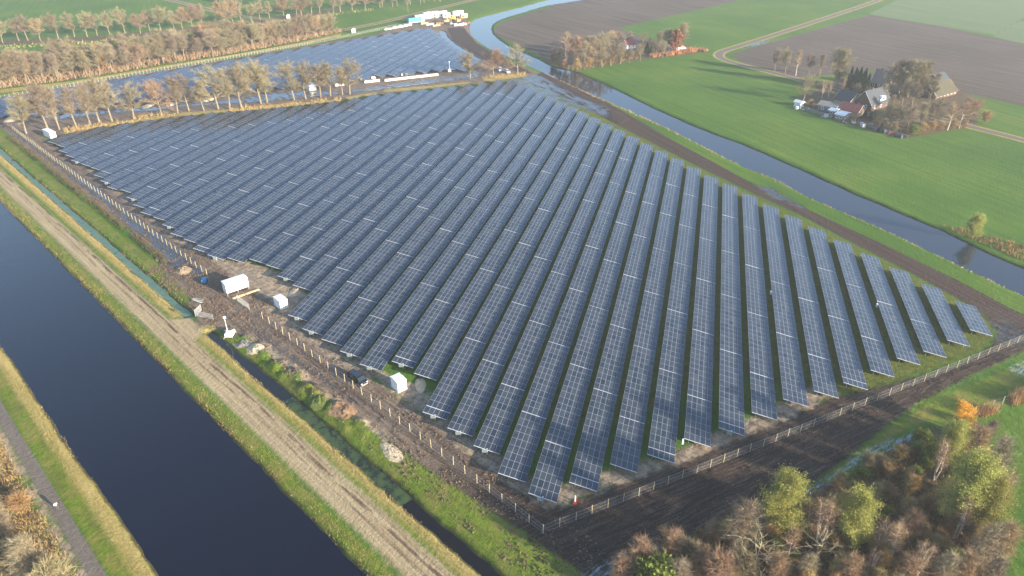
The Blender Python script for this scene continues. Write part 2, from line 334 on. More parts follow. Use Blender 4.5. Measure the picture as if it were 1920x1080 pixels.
    c = t.ramp(t.noise(0.6, 6, 0.7), [(0.3, (0.11, 0.082, 0.058)), (0.48, (0.27, 0.21, 0.145)), (0.65, (0.42, 0.335, 0.225))])
    c = t.mix(t.step(t.math('ADD', t.math('MULTIPLY', st_c, 0.6), t.math('MULTIPLY', fine, 0.4)), 0.53, 0.64), c, (0.10, 0.072, 0.054))
    col, _ = lay(col, 'sand', c, E1, 0.8)
    c = t.ramp(t.noise(0.8, 6, 0.75), [(0.28, (0.060, 0.100, 0.010)), (0.5, (0.125, 0.175, 0.018)), (0.72, (0.20, 0.22, 0.035))])
    c = t.mix(t.math('MULTIPLY', t.step(st_c2, 0.45, 0.62), 0.5), c, (0.115, 0.115, 0.030))
    c = t.mix(t.math('MULTIPLY', t.step(t.noise(0.16, 4, 0.6), 0.46, 0.62), 0.65), c, (0.22, 0.185, 0.05))
    col, _ = lay(col, 'lush', c, E2, 0.7)
    c = t.ramp(t.math('ADD', t.math('MULTIPLY', st_c2, 0.5), t.math('MULTIPLY', fine, 0.5)), [(0.3, (0.17, 0.145, 0.035)), (0.5, (0.34, 0.265, 0.085)), (0.7, (0.52, 0.40, 0.15))])
    col, _ = lay(col, 'straw', c, E2, 0.8)
    # dirt track on the dyke with ruts
    tr = t.ramp(t.math('ADD', t.math('MULTIPLY', st_c, 0.75), t.math('MULTIPLY', grit, 0.25)), [(0.32, (0.22, 0.160, 0.090)), (0.46, (0.33, 0.255, 0.145)), (0.60, (0.42, 0.335, 0.195)), (0.75, (0.49, 0.40, 0.245))])
    nn = t.math('ADD', t.math('MULTIPLY', t.math('SUBTRACT', sx.outputs[0], 174.5), 0.86617), t.math('MULTIPLY', t.math('SUBTRACT', sx.outputs[1], 227.0), -0.49975))
    wob = t.math('MULTIPLY', t.math('SUBTRACT', t.streak(-120, 30, 30, 2, 0.5), 0.5), 2.0)
    for c0, wd_, k in ((8.3, 0.42, 0.9), (6.7, 0.30, 0.55), (9.3, 0.28, 0.4)):
        dd = t.math('ABSOLUTE', t.math('SUBTRACT', t.math('ADD', nn, wob), c0))
        rf = t.math('MULTIPLY', t.math('SUBTRACT', 1.0, t.step(dd, wd_*0.4, wd_*1.3)), t.math('MULTIPLY', t.step(t.streak(-120, 7, 2.0, 4, 0.7, c0), 0.38, 0.58), k))
        tr = t.mix(rf, tr, (0.105, 0.066, 0.048))
    col, f_t = lay(col, 'track', tr, E2, 0.9)
    c = t.ramp(t.math('ADD', t.math('MULTIPLY', st_c2, 0.5), t.math('MULTIPLY', fine, 0.5)), [(0.3, (0.12, 0.10, 0.080)), (0.7, (0.20, 0.172, 0.142))])
    col, _ = lay(col, 'cycle', c, t.math('MULTIPLY', E2, 0.25), 0.2)
    # wet bank foot
    wdv = t.attr('z_water')
    bank = t.math('SUBTRACT', 1.0, t.step(t.math('ADD', wdv, t.math('MULTIPLY', E2, 0.4)), 0.15, 0.75))
    col = t.mix(t.math('MULTIPLY', bank, 0.85), col, (0.040, 0.032, 0.018))
    # frost left in the shade
    ff = t.math('MULTIPLY', t.step(t.math('ADD', t.attr('z_frost'), E2), -0.6, 0.6), t.step(t.streak(-35, 2.5, 0.5, 5, 0.8), 0.44, 0.60))
    col = t.mix(t.math('MULTIPLY', ff, 0.75), col, (0.42, 0.50, 0.50))
    # standing water
    wn = t.math('ADD', t.math('MULTIPLY', t.streak(-140, 9, 2.2, 4, 0.6, 3, 0.4), 0.5), t.math('MULTIPLY', t.streak(-120, 12, 2.0, 4, 0.6, 9), 0.5))
    wf = t.math('MULTIPLY', t.step(t.math('ADD', t.attr('z_wet'), E1), -0.5, 2.5), t.step(wn, 0.435, 0.48))
    wf = t.math('MULTIPLY', wf, t.math('MAXIMUM', f_m, t.math('MAXIMUM', 0.0, 0.9)))
    col = t.mix(wf, col, (0.035, 0.028, 0.024))
    rough = t.mixf(wf, 0.95, 0.06)
    dull = t.mixf(f_m, 0.95, 0.72)
    rough = t.mixf(wf, dull, 0.06)
    t.set(col, rough, 0.0, 0.3)
    spec = t.mixf(wf, 0.12, 0.6); t.lk(spec, t.b.inputs['Specular IOR Level'])
    h = t.math('ADD', t.math('MULTIPLY', fine, 0.6), t.math('MULTIPLY', t.noise(0.9, 5, 0.7), 0.9))
    hm = t.mixf(fr, st_c, st_r)
    h = t.math('ADD', h, t.math('MULTIPLY', t.math('MULTIPLY', hm, f_m), 1.6))
    h = t.math('MULTIPLY', h, t.math('SUBTRACT', 1.0, wf))
    t.bump(h, 0.8, 0.45)
    return t.m
GMAT = ground_material()

# ------------------------------------------------------------------ ground mesh: rings widening away from the work area, one attribute per kind of soil
def build_ground():
    rad = [4.0]
    while rad[-1] < 40: rad.append(rad[-1]*1.12)
    while rad[-1] < 450: rad.append(rad[-1]*1.0046)
    while rad[-1] < 1300: rad.append(rad[-1]*1.0065)
    while rad[-1] < 9000: rad.append(rad[-1]*1.06)
    rad = np.array(rad)
    c0 = math.degrees(YAW)
    th = np.concatenate([np.arange(-180, -52, 2.0), np.arange(-52, 52, 0.27), np.arange(52, 180, 2.0)])
    th = np.radians(th+c0); nr, ntn = len(rad), len(th)
    RR, TT = np.meshgrid(rad, th, indexing='ij')
    X = np.stack([(RR*np.cos(TT)).ravel(), (RR*np.sin(TT)).ravel()], 1)
    near = np.hypot(X[:, 0], X[:, 1]) < 1400
    Xn = X[near]
    wn = np.full(len(X), 40.0)
    w_ = np.full(len(Xn), -40.0)
    for pl in (CANAL, RIVER, DITCH1, DITCH2, SMALLD): w_ = np.maximum(w_, sd_poly(Xn, pl))
    w_ = -w_+(vnoise(Xn, 2.6, 1)-0.5)*0.5+(vnoise(Xn, 9, 2)-0.5)*0.5
    wn[near] = w_
    z = ground_height(X, wn)
    V = np.column_stack([X, z])
    V = np.vstack([V, [0, 0, 0]])
    idx = np.arange(nr*ntn).reshape(nr, ntn); nxt = np.roll(idx, -1, axis=1)
    Fq = np.stack([idx[:-1], idx[1:], nxt[1:], nxt[:-1]], -1).reshape(-1, 4)
    att = {'water': np.append(wn, 40)}
    for k, polys in ZONES.items():
        a = np.full(len(Xn), -40.0)
        for pl in polys: a = np.maximum(a, sd_poly(Xn, pl))
        if k == 'cycle':
            for l in ROADS: a = np.maximum(a, sd_line(Xn, l, 2.3))
        if k == 'straw':
            for l in ROADS: a = np.maximum(a, sd_line(Xn, l, 3.6))
        full = np.full(len(X)+1, -40.0); full[:-1][near] = a; att[k] = full
    # split into named pieces by what most of each face is
    cen = lambda k: att[k][Fq].mean(1)
    piece = np.zeros(len(Fq), int)
    names = ['ground', 'ploughed_field', 'muddy_ground', 'dirt_track', 'road']
    for i, k in enumerate(('plough', 'mud', 'track', 'cycle'), 1): piece[cen(k) > 0] = i
    piece[cen('band') > 0] = 2
    for i, nm in enumerate(names):
        F = Fq[piece == i]; used = np.unique(F); remap = np.full(len(V), -1); remap[used] = np.arange(len(used))
        me = fast_mesh(nm, V[used], remap[F], GMAT, None, True)
        for k, a in att.items():
            at_ = me.attributes.new('z_'+k, 'FLOAT', 'POINT'); at_.data.foreach_set('value', a[used].astype(np.float32))
        link(nm, me, kind='structure')
build_ground()

# ------------------------------------------------------------------ water
def water_mat(name, base, bs, bd, alg=None, ior=1.33):
    t = NT(name)
    h = t.math('ADD', t.math('MULTIPLY', t.streak(-30, 1.1, 0.38, 5, 0.7), 1.2), t.math('MULTIPLY', t.noise(0.25, 3, 0.5), 1.2))
    col = base; rough = 0.06
    if alg:
        f = t.step(t.noise(0.45, 6, 0.7), *alg[1]); col = t.mix(f, base, alg[0]); rough = t.mixf(f, 0.08, 0.7)
    t.set(col, rough, 0.0, 0.5); t.bump(h, bs, bd); t.b.inputs['IOR'].default_value = ior
    return t.m
def sheet(name, poly, mat, z, label=None):
    bm = bmesh.new(); vs = [bm.verts.new((p[0], p[1], z)) for p in poly]; bm.faces.new(vs)
    bmesh.ops.triangulate(bm, faces=bm.faces[:])
    if sum(f.normal.z for f in bm.faces) < 0: bmesh.ops.reverse_faces(bm, faces=bm.faces[:])
    me = bpy.data.meshes.new(name); bm.to_mesh(me); bm.free(); me.materials.append(mat)
    return link(name, me, kind='structure')
WL = -0.55
sheet('canal_water', [cf(-600, 2), cf(900, 2), cf(900, -26), cf(-600, -26)], water_mat('canal_water', (0.001, 0.003, 0.012), 0.5, 0.10), WL)
rw = water_mat('river_water', (0.020, 0.028, 0.040), 0.10, 0.03, None, 1.5)
def offs(poly, d):
    poly = np.asarray(poly); c = np.roll(poly, 1, 0); e = np.roll(poly, -1, 0); tn = e-c; tn /= np.linalg.norm(tn, axis=1)[:, None]+1e-9
    area = 0.5*np.sum(poly[:, 0]*e[:, 1]-e[:, 0]*poly[:, 1]); s = 1 if area > 0 else -1
    return poly+np.stack([tn[:, 1], -tn[:, 0]], 1)*d*s
sheet('river_water', offs(RIVER, 1.0), rw, WL)
sheet('ditch_water', [cf(-500, 12), cf(119, 12), cf(119, 15.8), cf(-500, 15.8)], water_mat('ditch_water', (0.035, 0.085, 0.060), 0.05, 0.02, ((0.095, 0.17, 0.12), (0.30, 0.55))), WL)
sheet('ditch_water', [cf(128, 12), cf(165, 12), cf(165, 17.2), cf(128, 17.2)], water_mat('ditch_water_clear', (0.010, 0.014, 0.018), 0.05, 0.02), WL)
sheet('ditch_water', [cf(165, 12), cf(206, 12), cf(206.5, 17.2), cf(165, 17.2)], water_mat('ditch_water_weedy', (0.012, 0.018, 0.014), 0.05, 0.02, ((0.055, 0.090, 0.026), (0.36, 0.66))), WL)
sheet('ditch_water', [cf(206, 12), cf(700, 12), cf(700, 17.2), cf(206.5, 17.2)], water_mat('ditch_water_dark', (0.006, 0.006, 0.007), 0.03, 0.02), WL)
sheet('ditch_water', offs(SMALLD, 0.6), rw, WL)

# ------------------------------------------------------------------ common materials
M = {}
M['white'] = simple('white_paint', (0.80, 0.80, 0.78), 0.45, var=0.08, scale=0.8)
M['whitedirt'] = simple('white_panel', (0.74, 0.74, 0.72), 0.5, var=0.12, scale=0.7, dirt=(0.50, 0.46, 0.40))
M['post'] = simple('weathered_wood', (0.46, 0.40, 0.24), 0.8, var=0.35, scale=3)
M['steel'] = simple('galvanised_steel', (0.52, 0.54, 0.56), 0.42, 0.5, var=0.15)
M['alu'] = simple('aluminium_rail', (0.70, 0.71, 0.72), 0.4, 0.2, var=0.1)
M['seam'] = simple('rail_metal', (0.50, 0.52, 0.55), 0.45, 0.2, var=0.1)
M['cab'] = simple('grey_green_cabinet', (0.24, 0.28, 0.25), 0.6, var=0.12)
M['conc'] = simple('concrete', (0.52, 0.50, 0.46), 0.85, var=0.2)
M['black'] = simple('black_rubber', (0.02, 0.02, 0.02), 0.7)
M['vanpaint'] = simple('dark_van_paint', (0.012, 0.014, 0.018), 0.18, var=0.1, spec=0.7)
M['glass'] = simple('dark_window_glass', (0.02, 0.03, 0.035), 0.08, var=0.1, spec=0.8)
M['silver'] = simple('silver_trim', (0.6, 0.62, 0.64), 0.3, 0.6)
M['yellow'] = simple('yellow_machine_paint', (0.58, 0.38, 0.10), 0.4, var=0.12)
M['teal'] = simple('teal_tarpaulin', (0.05, 0.34, 0.42), 0.6, var=0.15)
M['red'] = simple('red_paint', (0.35, 0.03, 0.03), 0.5)
M['blue'] = simple('blue_paint', (0.03, 0.16, 0.36), 0.5)
M['brick'] = simple('red_brown_brick', (0.12, 0.070, 0.048), 0.9, var=0.3, scale=5)
M['brickl'] = simple('light_brick', (0.44, 0.30, 0.16), 0.9, var=0.25, scale=5)
M['tile'] = simple('dark_roof_tile', (0.055, 0.065, 0.075), 0.95, var=0.3, scale=2)
M['tileg'] = simple('grey_roof_tile', (0.060, 0.068, 0.078), 0.95, var=0.25, scale=2)
M['redroof'] = simple('red_roof_tile', (0.24, 0.070, 0.055), 0.8, var=0.3, scale=2)
M['thatch'] = simple('mossy_thatch', (0.075, 0.068, 0.042), 1.0, var=0.4, scale=1.2, dirt=(0.075, 0.10, 0.03))
M['asb'] = simple('weathered_corrugated_sheet', (0.20, 0.20, 0.18), 0.9, var=0.35, scale=1.5)
M['soil'] = simple('dug_soil', (0.21, 0.145, 0.092), 1.0, var=0.5, scale=0.9)
M['sandp'] = simple('pale_sand', (0.48, 0.38, 0.25), 1.0, var=0.3, scale=1.2)
M['mesh_w'] = simple('grey_mesh_panel', (0.55, 0.56, 0.55), 0.5, 0.4)

# ------------------------------------------------------------------ solar rows
Y0, SP, TILT, ZB, W = -76.873, 6.5549, 0.19, 0.80, 5.25
MODL = 2.0
def panel_mat():
    t = NT('solar_glass')
    sx = t.n('ShaderNodeSeparateXYZ'); t.lk(t.obj, sx.inputs[0])
    u = t.math('DIVIDE', sx.outputs[0], MODL); v = t.math('DIVIDE', sx.outputs[1], W/5)
    fu = t.math('FRACT', t.math('ADD', u, 100.0)); fv = t.math('FRACT', t.math('ADD', v, 100.0))
    eu = t.math('SUBTRACT', 0.5, t.math('ABSOLUTE', t.math('SUBTRACT', fu, 0.5)))
    ev = t.math('SUBTRACT', 0.5, t.math('ABSOLUTE', t.math('SUBTRACT', fv, 0.5)))
    line = t.math('MAXIMUM', t.math('LESS_THAN', eu, 0.014), t.math('LESS_THAN', ev, 0.026))
    # half-cut cell strips and busbars seen as a finer, fainter lattice
    cu = t.math('FRACT', t.math('MULTIPLY', fu, 12.0)); cv = t.math('FRACT', t.math('MULTIPLY', fv, 6.0))
    cl = t.math('MAXIMUM', t.math('GREATER_THAN', cu, 0.93), t.math('GREATER_THAN', cv, 0.95))
    comb = t.n('ShaderNodeCombineXYZ'); t.lk(t.math('FLOOR', u), comb.inputs[0]); t.lk(t.math('FLOOR', v), comb.inputs[1])
    t.lk(t.math('MULTIPLY', t.rand(), 57.0), comb.inputs[2])
    wn = t.n('ShaderNodeTexWhiteNoise'); t.lk(comb.outputs[0], wn.inputs[0])
    tint = wn.outputs['Value']
    cell = t.mix(tint, (0.009, 0.015, 0.024), (0.032, 0.038, 0.046))
    cell = t.mix(t.math('MULTIPLY', t.rand(), 0.25), cell, (0.030, 0.036, 0.055))
    cell = t.mix(t.math('MULTIPLY', cl, 0.25), cell, (0.16, 0.17, 0.19))
    dust = t.noise(0.35, 4, 0.6)
    cell = t.mix(t.math('MULTIPLY', t.step(dust, 0.4, 0.75), 0.20), cell, (0.12, 0.115, 0.105))
    col = t.mix(line, cell, (0.25, 0.30, 0.35))
    rough = t.mixf(line, t.mixf(tint, 0.12, 0.20), 0.45)
    t.set(col, rough, 0.0, 0.5)
    t.b.inputs['IOR'].default_value = 1.62; t.b.inputs['Specular Tint'].default_value = (0.84, 0.94, 1.0, 1)
    # each module sits a hair off plane, so reflections change from module to module
    nm = t.n('ShaderNodeNormal') if False else None
    geo = t.n('ShaderNodeNewGeometry')
    vs = t.n('ShaderNodeVectorMath', operation='SUBTRACT'); t.lk(wn.outputs['Color'], vs.inputs[0]); vs.inputs[1].default_value = (0.5, 0.5, 0.5)
    sc_ = t.n('ShaderNodeVectorMath', operation='SCALE'); t.lk(vs.outputs[0], sc_.inputs[0]); sc_.inputs['Scale'].default_value = 0.008
    ad = t.n('ShaderNodeVectorMath', operation='ADD'); t.lk(geo.outputs['Normal'], ad.inputs[0]); t.lk(sc_.outputs[0], ad.inputs[1])
    nz = t.n('ShaderNodeVectorMath', operation='NORMALIZE'); t.lk(ad.outputs[0], nz.inputs[0]); t.lk(nz.outputs[0], t.b.inputs['Normal'])
    return t.m
PMAT = panel_mat()
_tm = {}
def table_meshes(n):
    if n in _tm: return _tm[n]
    L = n*MODL; b = MB()
    b.box((0, 0, 0), (L, W, 0.04), 0)
    b.m = [1]*6; b.m[1] = 0
    b.box((-0.11, -0.02, -0.03), (-0.003, W+0.02, 0.046), 1)
    f = MB()
    for yy in (0.9, 2.6, 4.3): f.box((0.05, yy-0.04, -0.13), (L-0.05, yy+0.04, -0.003))
    ct, st = math.cos(TILT), math.sin(TILT)
    x = 0.9
    while x < L-0.3:
        f.box((x-0.05, 0.5, -0.24), (x+0.05, 4.75, -0.133))
        for yy in (0.95, 4.2):
            top = Vector((x, yy, -0.24)); zw = ZB+yy*st-0.24*ct      # straight down in the row frame
            dn = Vector((0, -st, -ct))*zw
            f.tube(top, top+dn, 0.055, n=5)
        x += 4.0 if L > 5 else 1.6
    _tm[n] = (b.mesh('panel_table', [PMAT, M['seam']]), f.mesh('support_frame', [M['steel']]))
    return _tm[n]
ib = MB().box((0, 0, 0), (0.55, 1.1, 0.85), 0); ib.box((0.05, 0.1, 0.85), (0.5, 1.0, 0.88), 1); ib.box((-0.012, 0.5, 0.1), (-0.002, 0.53, 0.75), 1)
for sx_ in (0.06, 0.42):
    for sy_ in (0.1, 0.92): ib.box((sx_, sy_, -0.5), (sx_+0.07, sy_+0.07, 0), 1)
INV = ib.mesh('inverter_cabinet', [M['cab'], M['steel']])
ROWS = {}
def solar_row(k, xn, xf, label, group, cats='solar panel row', first=14, inv=False):
    y = Y0+SP*k
    root = thing('solar_panel_row', label, cats, (xn, y, 0), 0, group)
    x = xf; i = 0
    while x-xn > 1.4:
        n = 14 if i == 0 else 13
        g = 0.16
        if (n*MODL)+g > x-xn: n = max(1, int(round((x-xn-g)/MODL)))
        L = n*MODL; x -= L+g*0.5
        me, fr = table_meshes(n)
        o = link('panel_table', me, root, (x-xn, 0, ZB+random.uniform(-.02, .02)), (TILT+random.uniform(-.007, .007), random.uniform(-.002, .002), 0))
        link('support_frame', fr, o)
        x -= g*0.5; i += 1
        if i > 14: break
    ROWS[k] = root
    if inv: link('inverter_cabinet', INV, root, (x-xn-0.1, 2.4, 0.5), (0, 0, 0))
near_x = {0:168.8,1:162.8,2:156.2,3:151.8,4:145.3,5:139.0,6:134.4,7:128.1,8:123.5,9:115.3,10:110.8,11:104.5,12:100.0,13:93.9,14:89.4,15:93.1,16:98.7,17:102.4,18:106.2,
 19:118.2,20:119.8,21:117.3,22:120.8,23:124.5,24:128.0,25:131.7,26:145.8,27:148.1,28:154.7,29:155.0,30:155.0,31:155.8,32:157.6,33:161.8,34:163.7,35:168.8,36:173.1,37:175.4,38:180.1,39:184.2,40:188.8,41:191.5,42:195.4,43:199.9,44:204.5,45:207.3,46:210.1,47:214.9,48:218.6,49:222.4,50:226.6}
fk = [0,1,2,3,4,5,6,7,8,9,10,11,12,13,14,15,16,17,18,19,21,23,24.98,26.1,27.1,28.1,29.5,31,35,37.2,40.8,43.9,46.5,48.9,50]
fx = [182.8,190.4,198.2,205.5,213.2,220.9,228.2,235.6,243.6,251.1,258.1,266,273.6,281.2,288.7,296.1,303.9,311.4,318.9,326.6,340.8,355.7,369.1,375.6,372.1,364.4,356.2,350.2,328.1,311,292.4,280.5,265.5,250.6,238]
invs = {9, 14, 16, 17, 18, 20, 21, 22, 24, 25, 27, 31, 35, 39, 42, 46}
for k in range(51):
    xf = float(np.interp(k, fk, fx))
    what = 'short row of blue panels at the pointed right hand tip of the field' if k == 0 else \
        'long row of blue solar panels, %s counted left from the short tip row' % ordn(k+1)
    solar_row(k, near_x[k], xf, what, 'rows of the large solar field', inv=k in invs)
for i in range(31):
    k = 31.4+i
    xn = float(np.interp(k, [32.4, 37.5, 43.5, 50.6, 55.2, 62], [390, 363, 328, 294, 264, 226]))
    xf = float(np.interp(k, [31.4, 32.4, 35.35, 38.3, 40.6, 41.2, 48.3, 55.5, 58.7, 62], [414, 425, 449.6, 481, 503, 501, 423, 342, 306, 271]))
    solar_row(k, xn, xf, 'hazy row in the far solar field, %s from the river side' % ordn(i+1), 'rows of the far solar field', inv=(i % 3 == 1))

SI = MB().box((-0.35, -0.15, -0.45), (0.35, 0.15, 0.45), 0).box((-0.3, -0.18, -0.6), (0.3, -0.16, 0.3), 1).mesh('string_inverter', [M['white'], M['steel']])
for (u, v) in [(1281, 827), (1641, 571), (1446, 548)]:
    p = at(u, v, 1.5); k = int(round((p[1]-Y0-5.3)/SP)); r_ = ROWS.get(k)
    if r_ is not None: link('string_inverter', SI, r_, (p[0]-r_.location.x, 5.32, 1.35))
# ------------------------------------------------------------------ fences
def net_mat():
    t = NT('wire_netting')
    tr = t.n('ShaderNodeBsdfTransparent'); mx = t.n('ShaderNodeMixShader')
    sx = t.n('ShaderNodeSeparateXYZ'); t.lk(t.obj, sx.inputs[0])
    a = t.math('FRACT', t.math('MULTIPLY', t.math('ADD', sx.outputs[0], 0.0), 5.0)); b = t.math('FRACT', t.math('MULTIPLY', sx.outputs[2], 5.0))
    f = t.math('MAXIMUM', t.math('LESS_THAN', a, 0.05), t.math('LESS_THAN', b, 0.05))
    t.lk(f, mx.inputs[0]); t.lk(tr.outputs[0], mx.inputs[1]); t.lk(t.b.outputs[0], mx.inputs[2]); t.lk(mx.outputs[0], t.out.inputs[0])
    t.set((0.30, 0.29, 0.26), 0.5, 0.3); return t.m
NET = net_mat()
pb = MB().tube((0, 0, -0.3), (0, 0, 2.15), 0.075, 0.07, 7); POST = pb.mesh('post', [M['post']], False)
pb = MB().tube((0, 0, -0.3), (0, 0, 2.1), 0.055, 0.05, 6); POSTW = pb.mesh('post', [M['whitedirt']], False)
def fence(a, b, nspan, label, postm=POST, h=1.9, net=True):
    a = np.asarray(a); b = np.asarray(b); L = float(np.hypot(*(b-a))); rz = math.atan2(b[1]-a[1], b[0]-a[0])
    root = thing('fence', label, 'fence', (a[0], a[1], 0), rz)
    for i in range(nspan+1):
        link('post', postm, root, (L*i/nspan, random.uniform(-.05, .05), random.uniform(-.1, .05)), (random.uniform(-.03, .03), random.uniform(-.03, .03), 0))
    wv = MB()
    for z in (0.05, 0.9, 1.85): wv.tube((0, 0.09, z), (L, 0.09, z), 0.012, n=3)
    wv.add([(0, 0.09, 0.05), (L, 0.09, 0.05), (L, 0.09, h), (0, 0.09, h)], [(0, 1, 2, 3)], 1)
    wv.obj('wire_netting', [M['steel'], NET], root)
corner = at(1018, 1000)
fence(cf(132.5, 26.2), corner, 29, 'wooden post fence from the open gate down to the front corner, left of the panels')
fence(cf(-92, 25.4), cf(101, 26.4), 58, 'long dense line of yellow fence posts along the wet track beside the left ditch')
fence(corner, at(1500, 810), 18, 'wooden post and netting fence running right from the front corner')
fence(at(1500, 810), at(1925, 636), 20, 'fence stretch with leaning posts beside the grass near the right picture edge')
f0 = at(-60, 197); f1 = at(250, 141); f2 = at(577, 85); f3 = at(745, 50)
fence(f0, f2, 95, 'white post fence behind the far solar field, left stretch below the copper tree', POSTW)
fence(f2, f3, 46, 'white post fence behind the far solar field, stretch towards the site cabins', POSTW)
fence(at(1800, 786), at(1935, 738), 7, 'dark low plank fence beside the reed strip at the right edge', POST, 0.8)

# gate panels
def mesh_panel(root, x, y, rz, Lp=3.4, hp=2.0, tilt=0.0):
    g = MB(); g.tube((0, 0, 0), (0, 0, hp), 0.03, n=5).tube((Lp, 0, 0), (Lp, 0, hp), 0.03, n=5).tube((0, 0, hp), (Lp, 0, hp), 0.03, n=5).tube((0, 0, 0.1), (Lp, 0, 0.1), 0.03, n=5)
    for i in range(1, 24): g.box((Lp*i/24-0.022, -0.012, 0.1), (Lp*i/24+0.022, 0.012, hp-0.02))
    return g.obj('mesh_panel', [M['mesh_w']], root, loc=(x, y, 0), rot=(tilt, 0, rz))
t_ = thing('park_gate', 'pale barred gate at the end of the fence below the large white cabin', 'gate', (*at(446, 565), 0), CANG)
mesh_panel(t_, 0, 0, 0, 6.5, 2.1)
t_ = thing('access_gate', 'white barred gate standing at the earth crossing between the two ditches', 'gate', (*at(367, 594), 0), 0)
p = at(367, 594); q = at(378, 583); mesh_panel(t_, 0, 0, math.atan2(*(q-p)[::-1]), 3.0, 1.9)
q = at(404, 601); mesh_panel(t_, 0.3, -0.3, math.atan2(*(q-p)[::-1]), 4.8, 1.5)
t_ = thing('loose_fence_panels', 'three loose fence panels leaning on the soil by the crossing', 'fence panels', (*at(366, 562), 0), 0)
for j in range(3): mesh_panel(t_, j*0.35, j*0.5, CANG+0.3+0.15*j, 3.2, 1.1, 1.1)

# ------------------------------------------------------------------ white transformer cabins
def cabin(Fp, Rp, Lp, h, label, name='transformer_cabin', stilts=0.0, cat='cabin', mat='white', doors=2, roofm='white'):
    Fp, Rp, Lp = at(*Fp), at(*Rp), at(*Lp)
    e = Rp-Fp; le = float(np.hypot(*e)); rz = math.atan2(e[1], e[0]); n = Lp-Fp; dn = abs(float(-math.sin(rz)*n[0]+math.cos(rz)*n[1]))
    root = thing(name, label, cat, (Fp[0], Fp[1], 0), rz)
    b = MB().box((0, 0, stilts), (le, dn, h)); bevel(b.obj('body', [M[mat]], root), 0.04)
    r = MB().box((-0.09, -0.09, h+0.002), (le+0.09, dn+0.09, h+0.14)); r.prism([(-0.06, h+0.142), (dn+0.06, h+0.142), (dn/2, h+0.26)], -0.06, le+0.06)
    r.obj('roof', [M[roofm]], root)
    k = max(doors, 1); wdt = le/k*0.8
    for i in range(doors):
        x0 = le*(i+0.5)/k-wdt/2
        d = MB().box((x0, -0.028, stilts+0.12), (x0+wdt, -0.003, h-0.18)).obj('door', [M['whitedirt']], root)
        g = MB()
        for z in np.arange(stilts+0.4, stilts+0.95, 0.09): g.box((x0+0.12, -0.042, z), (x0+wdt-0.12, -0.03, z+0.035))
        g.obj('louvre', [M['steel']], d)
    if stilts > 0:
        for x in (0.15, le/2, le-0.15):
            for y in (0.15, dn-0.15): MB().tube((x, y, -0.1), (x, y, stilts), 0.09, n=8).obj('stilt', [M['steel']], root)
    else: MB().box((-0.15, -0.15, -0.1), (le+0.15, dn+0.15, 0.07)).obj('plinth', [M['conc']], root)
    return root, le, dn
cabin((426.7, 555), (468, 541), (418.5, 548), 3.3, 'large white cabin raised on legs beside the gate, the longest of the white boxes', stilts=0.7, doors=0)
cabin((526.7, 581.3), (540.8, 575.8), (514.2, 571.7), 2.35, 'small white cabin between the large raised cabin and the panel row ends', doors=1)
cabin((746.7, 736.3), (763, 728.9), (731.1, 725.2), 2.5, 'small white cabin to the right of the dark van', doors=1)
cabin((96, 261), (107, 258.5), (91, 252), 2.6, 'small white cabin at the far left corner of the large solar field', doors=1)
cabin((581, 170.5), (593, 168.5), (578, 164), 2.6, 'white cabin behind the avenue trees on the far track', doors=1)
# timber lying by the big cabin
t_ = thing('timber_beams', 'two pale timber beams lying under the large raised cabin', 'timber', (*at(437, 562), 0.05), R(-33))
for j in range(2): MB().box((0, j*0.5, 0), (7.5, j*0.5+0.25, 0.2)).obj('beam', [M['post']], t_)

# ------------------------------------------------------------------ camera mast trailers
def mast(u, v, rz, label):
    root = thing('camera_mast', label, 'mast', (*at(u, v), 0), rz, 'mobile camera masts')
    b = MB().box((-0.9, -1.2, 0.25), (0.9, 1.2, 1.15)); bevel(b.obj('base_cabinet', [M['white']], root), 0.06)
    MB().add([(-0.8, -1.05, 1.18), (0.8, -1.05, 1.18), (0.8, 0.75, 1.9), (-0.8, 0.75, 1.9), (-0.8, -1.05, 1.22), (0.8, -1.05, 1.22), (0.8, 0.75, 1.94), (-0.8, 0.75, 1.94)],
             [(0, 3, 2, 1), (4, 5, 6, 7), (0, 1, 5, 4), (1, 2, 6, 5), (2, 3, 7, 6), (3, 0, 4, 7)]).obj('solar_lid', [M['white']], root)
    MB().add([(-0.62, -0.85, 1.30), (0.62, -0.85, 1.30), (0.62, 0.55, 1.86), (-0.62, 0.55, 1.86)], [(0, 1, 2, 3)]).obj('solar_panel', [M['vanpaint']], root)
    MB().tube((0, 1.0, 1.1), (0, 1.0, 5.6), 0.09, 0.05, 8).obj('pole', [M['white']], root)
    bm = bmesh.new(); bmesh.ops.create_uvsphere(bm, u_segments=14, v_segments=10, radius=0.36); me = bpy.data.meshes.new('camera_dome'); bm.to_mesh(me); bm.free(); me.materials.append(M['white'])
    h = link('camera_dome', me, root, (0, 1.0, 5.85)); MB().box((-0.5, -0.04, -0.32), (0.5, 0.04, -0.24)).obj('bracket', [M['steel']], h)
    for sx_ in (-1, 1):
        for sy_ in (-1, 1): MB().tube((sx_*0.8, sy_*1.1, 0.35), (sx_*1.15, sy_*1.5, 0.0), 0.05, n=5).obj('outrigger', [M['steel']], root)
mast(432, 629, R(105), 'white camera mast with solar lid on the grass beside the near ditch')
mast(843, 135, R(110), 'distant white camera mast on the wet track behind the avenue')
t_ = thing('standpipe', 'white pipe on a red foot standing by the nearest panel row', 'pipe', (*at(1078, 941), 0), 0)
MB().tube((0, 0, 0.1), (0, 0, 1.5), 0.12, n=10).obj('pipe', [M['white']], t_); MB().box((-0.7, -0.3, 0), (0.5, 0.3, 0.16)).obj('foot', [M['red']], t_)
t_ = thing('water_pump', 'blue pump unit at the end of the left fence', 'pump', (*at(384, 530), 0), 0.4)
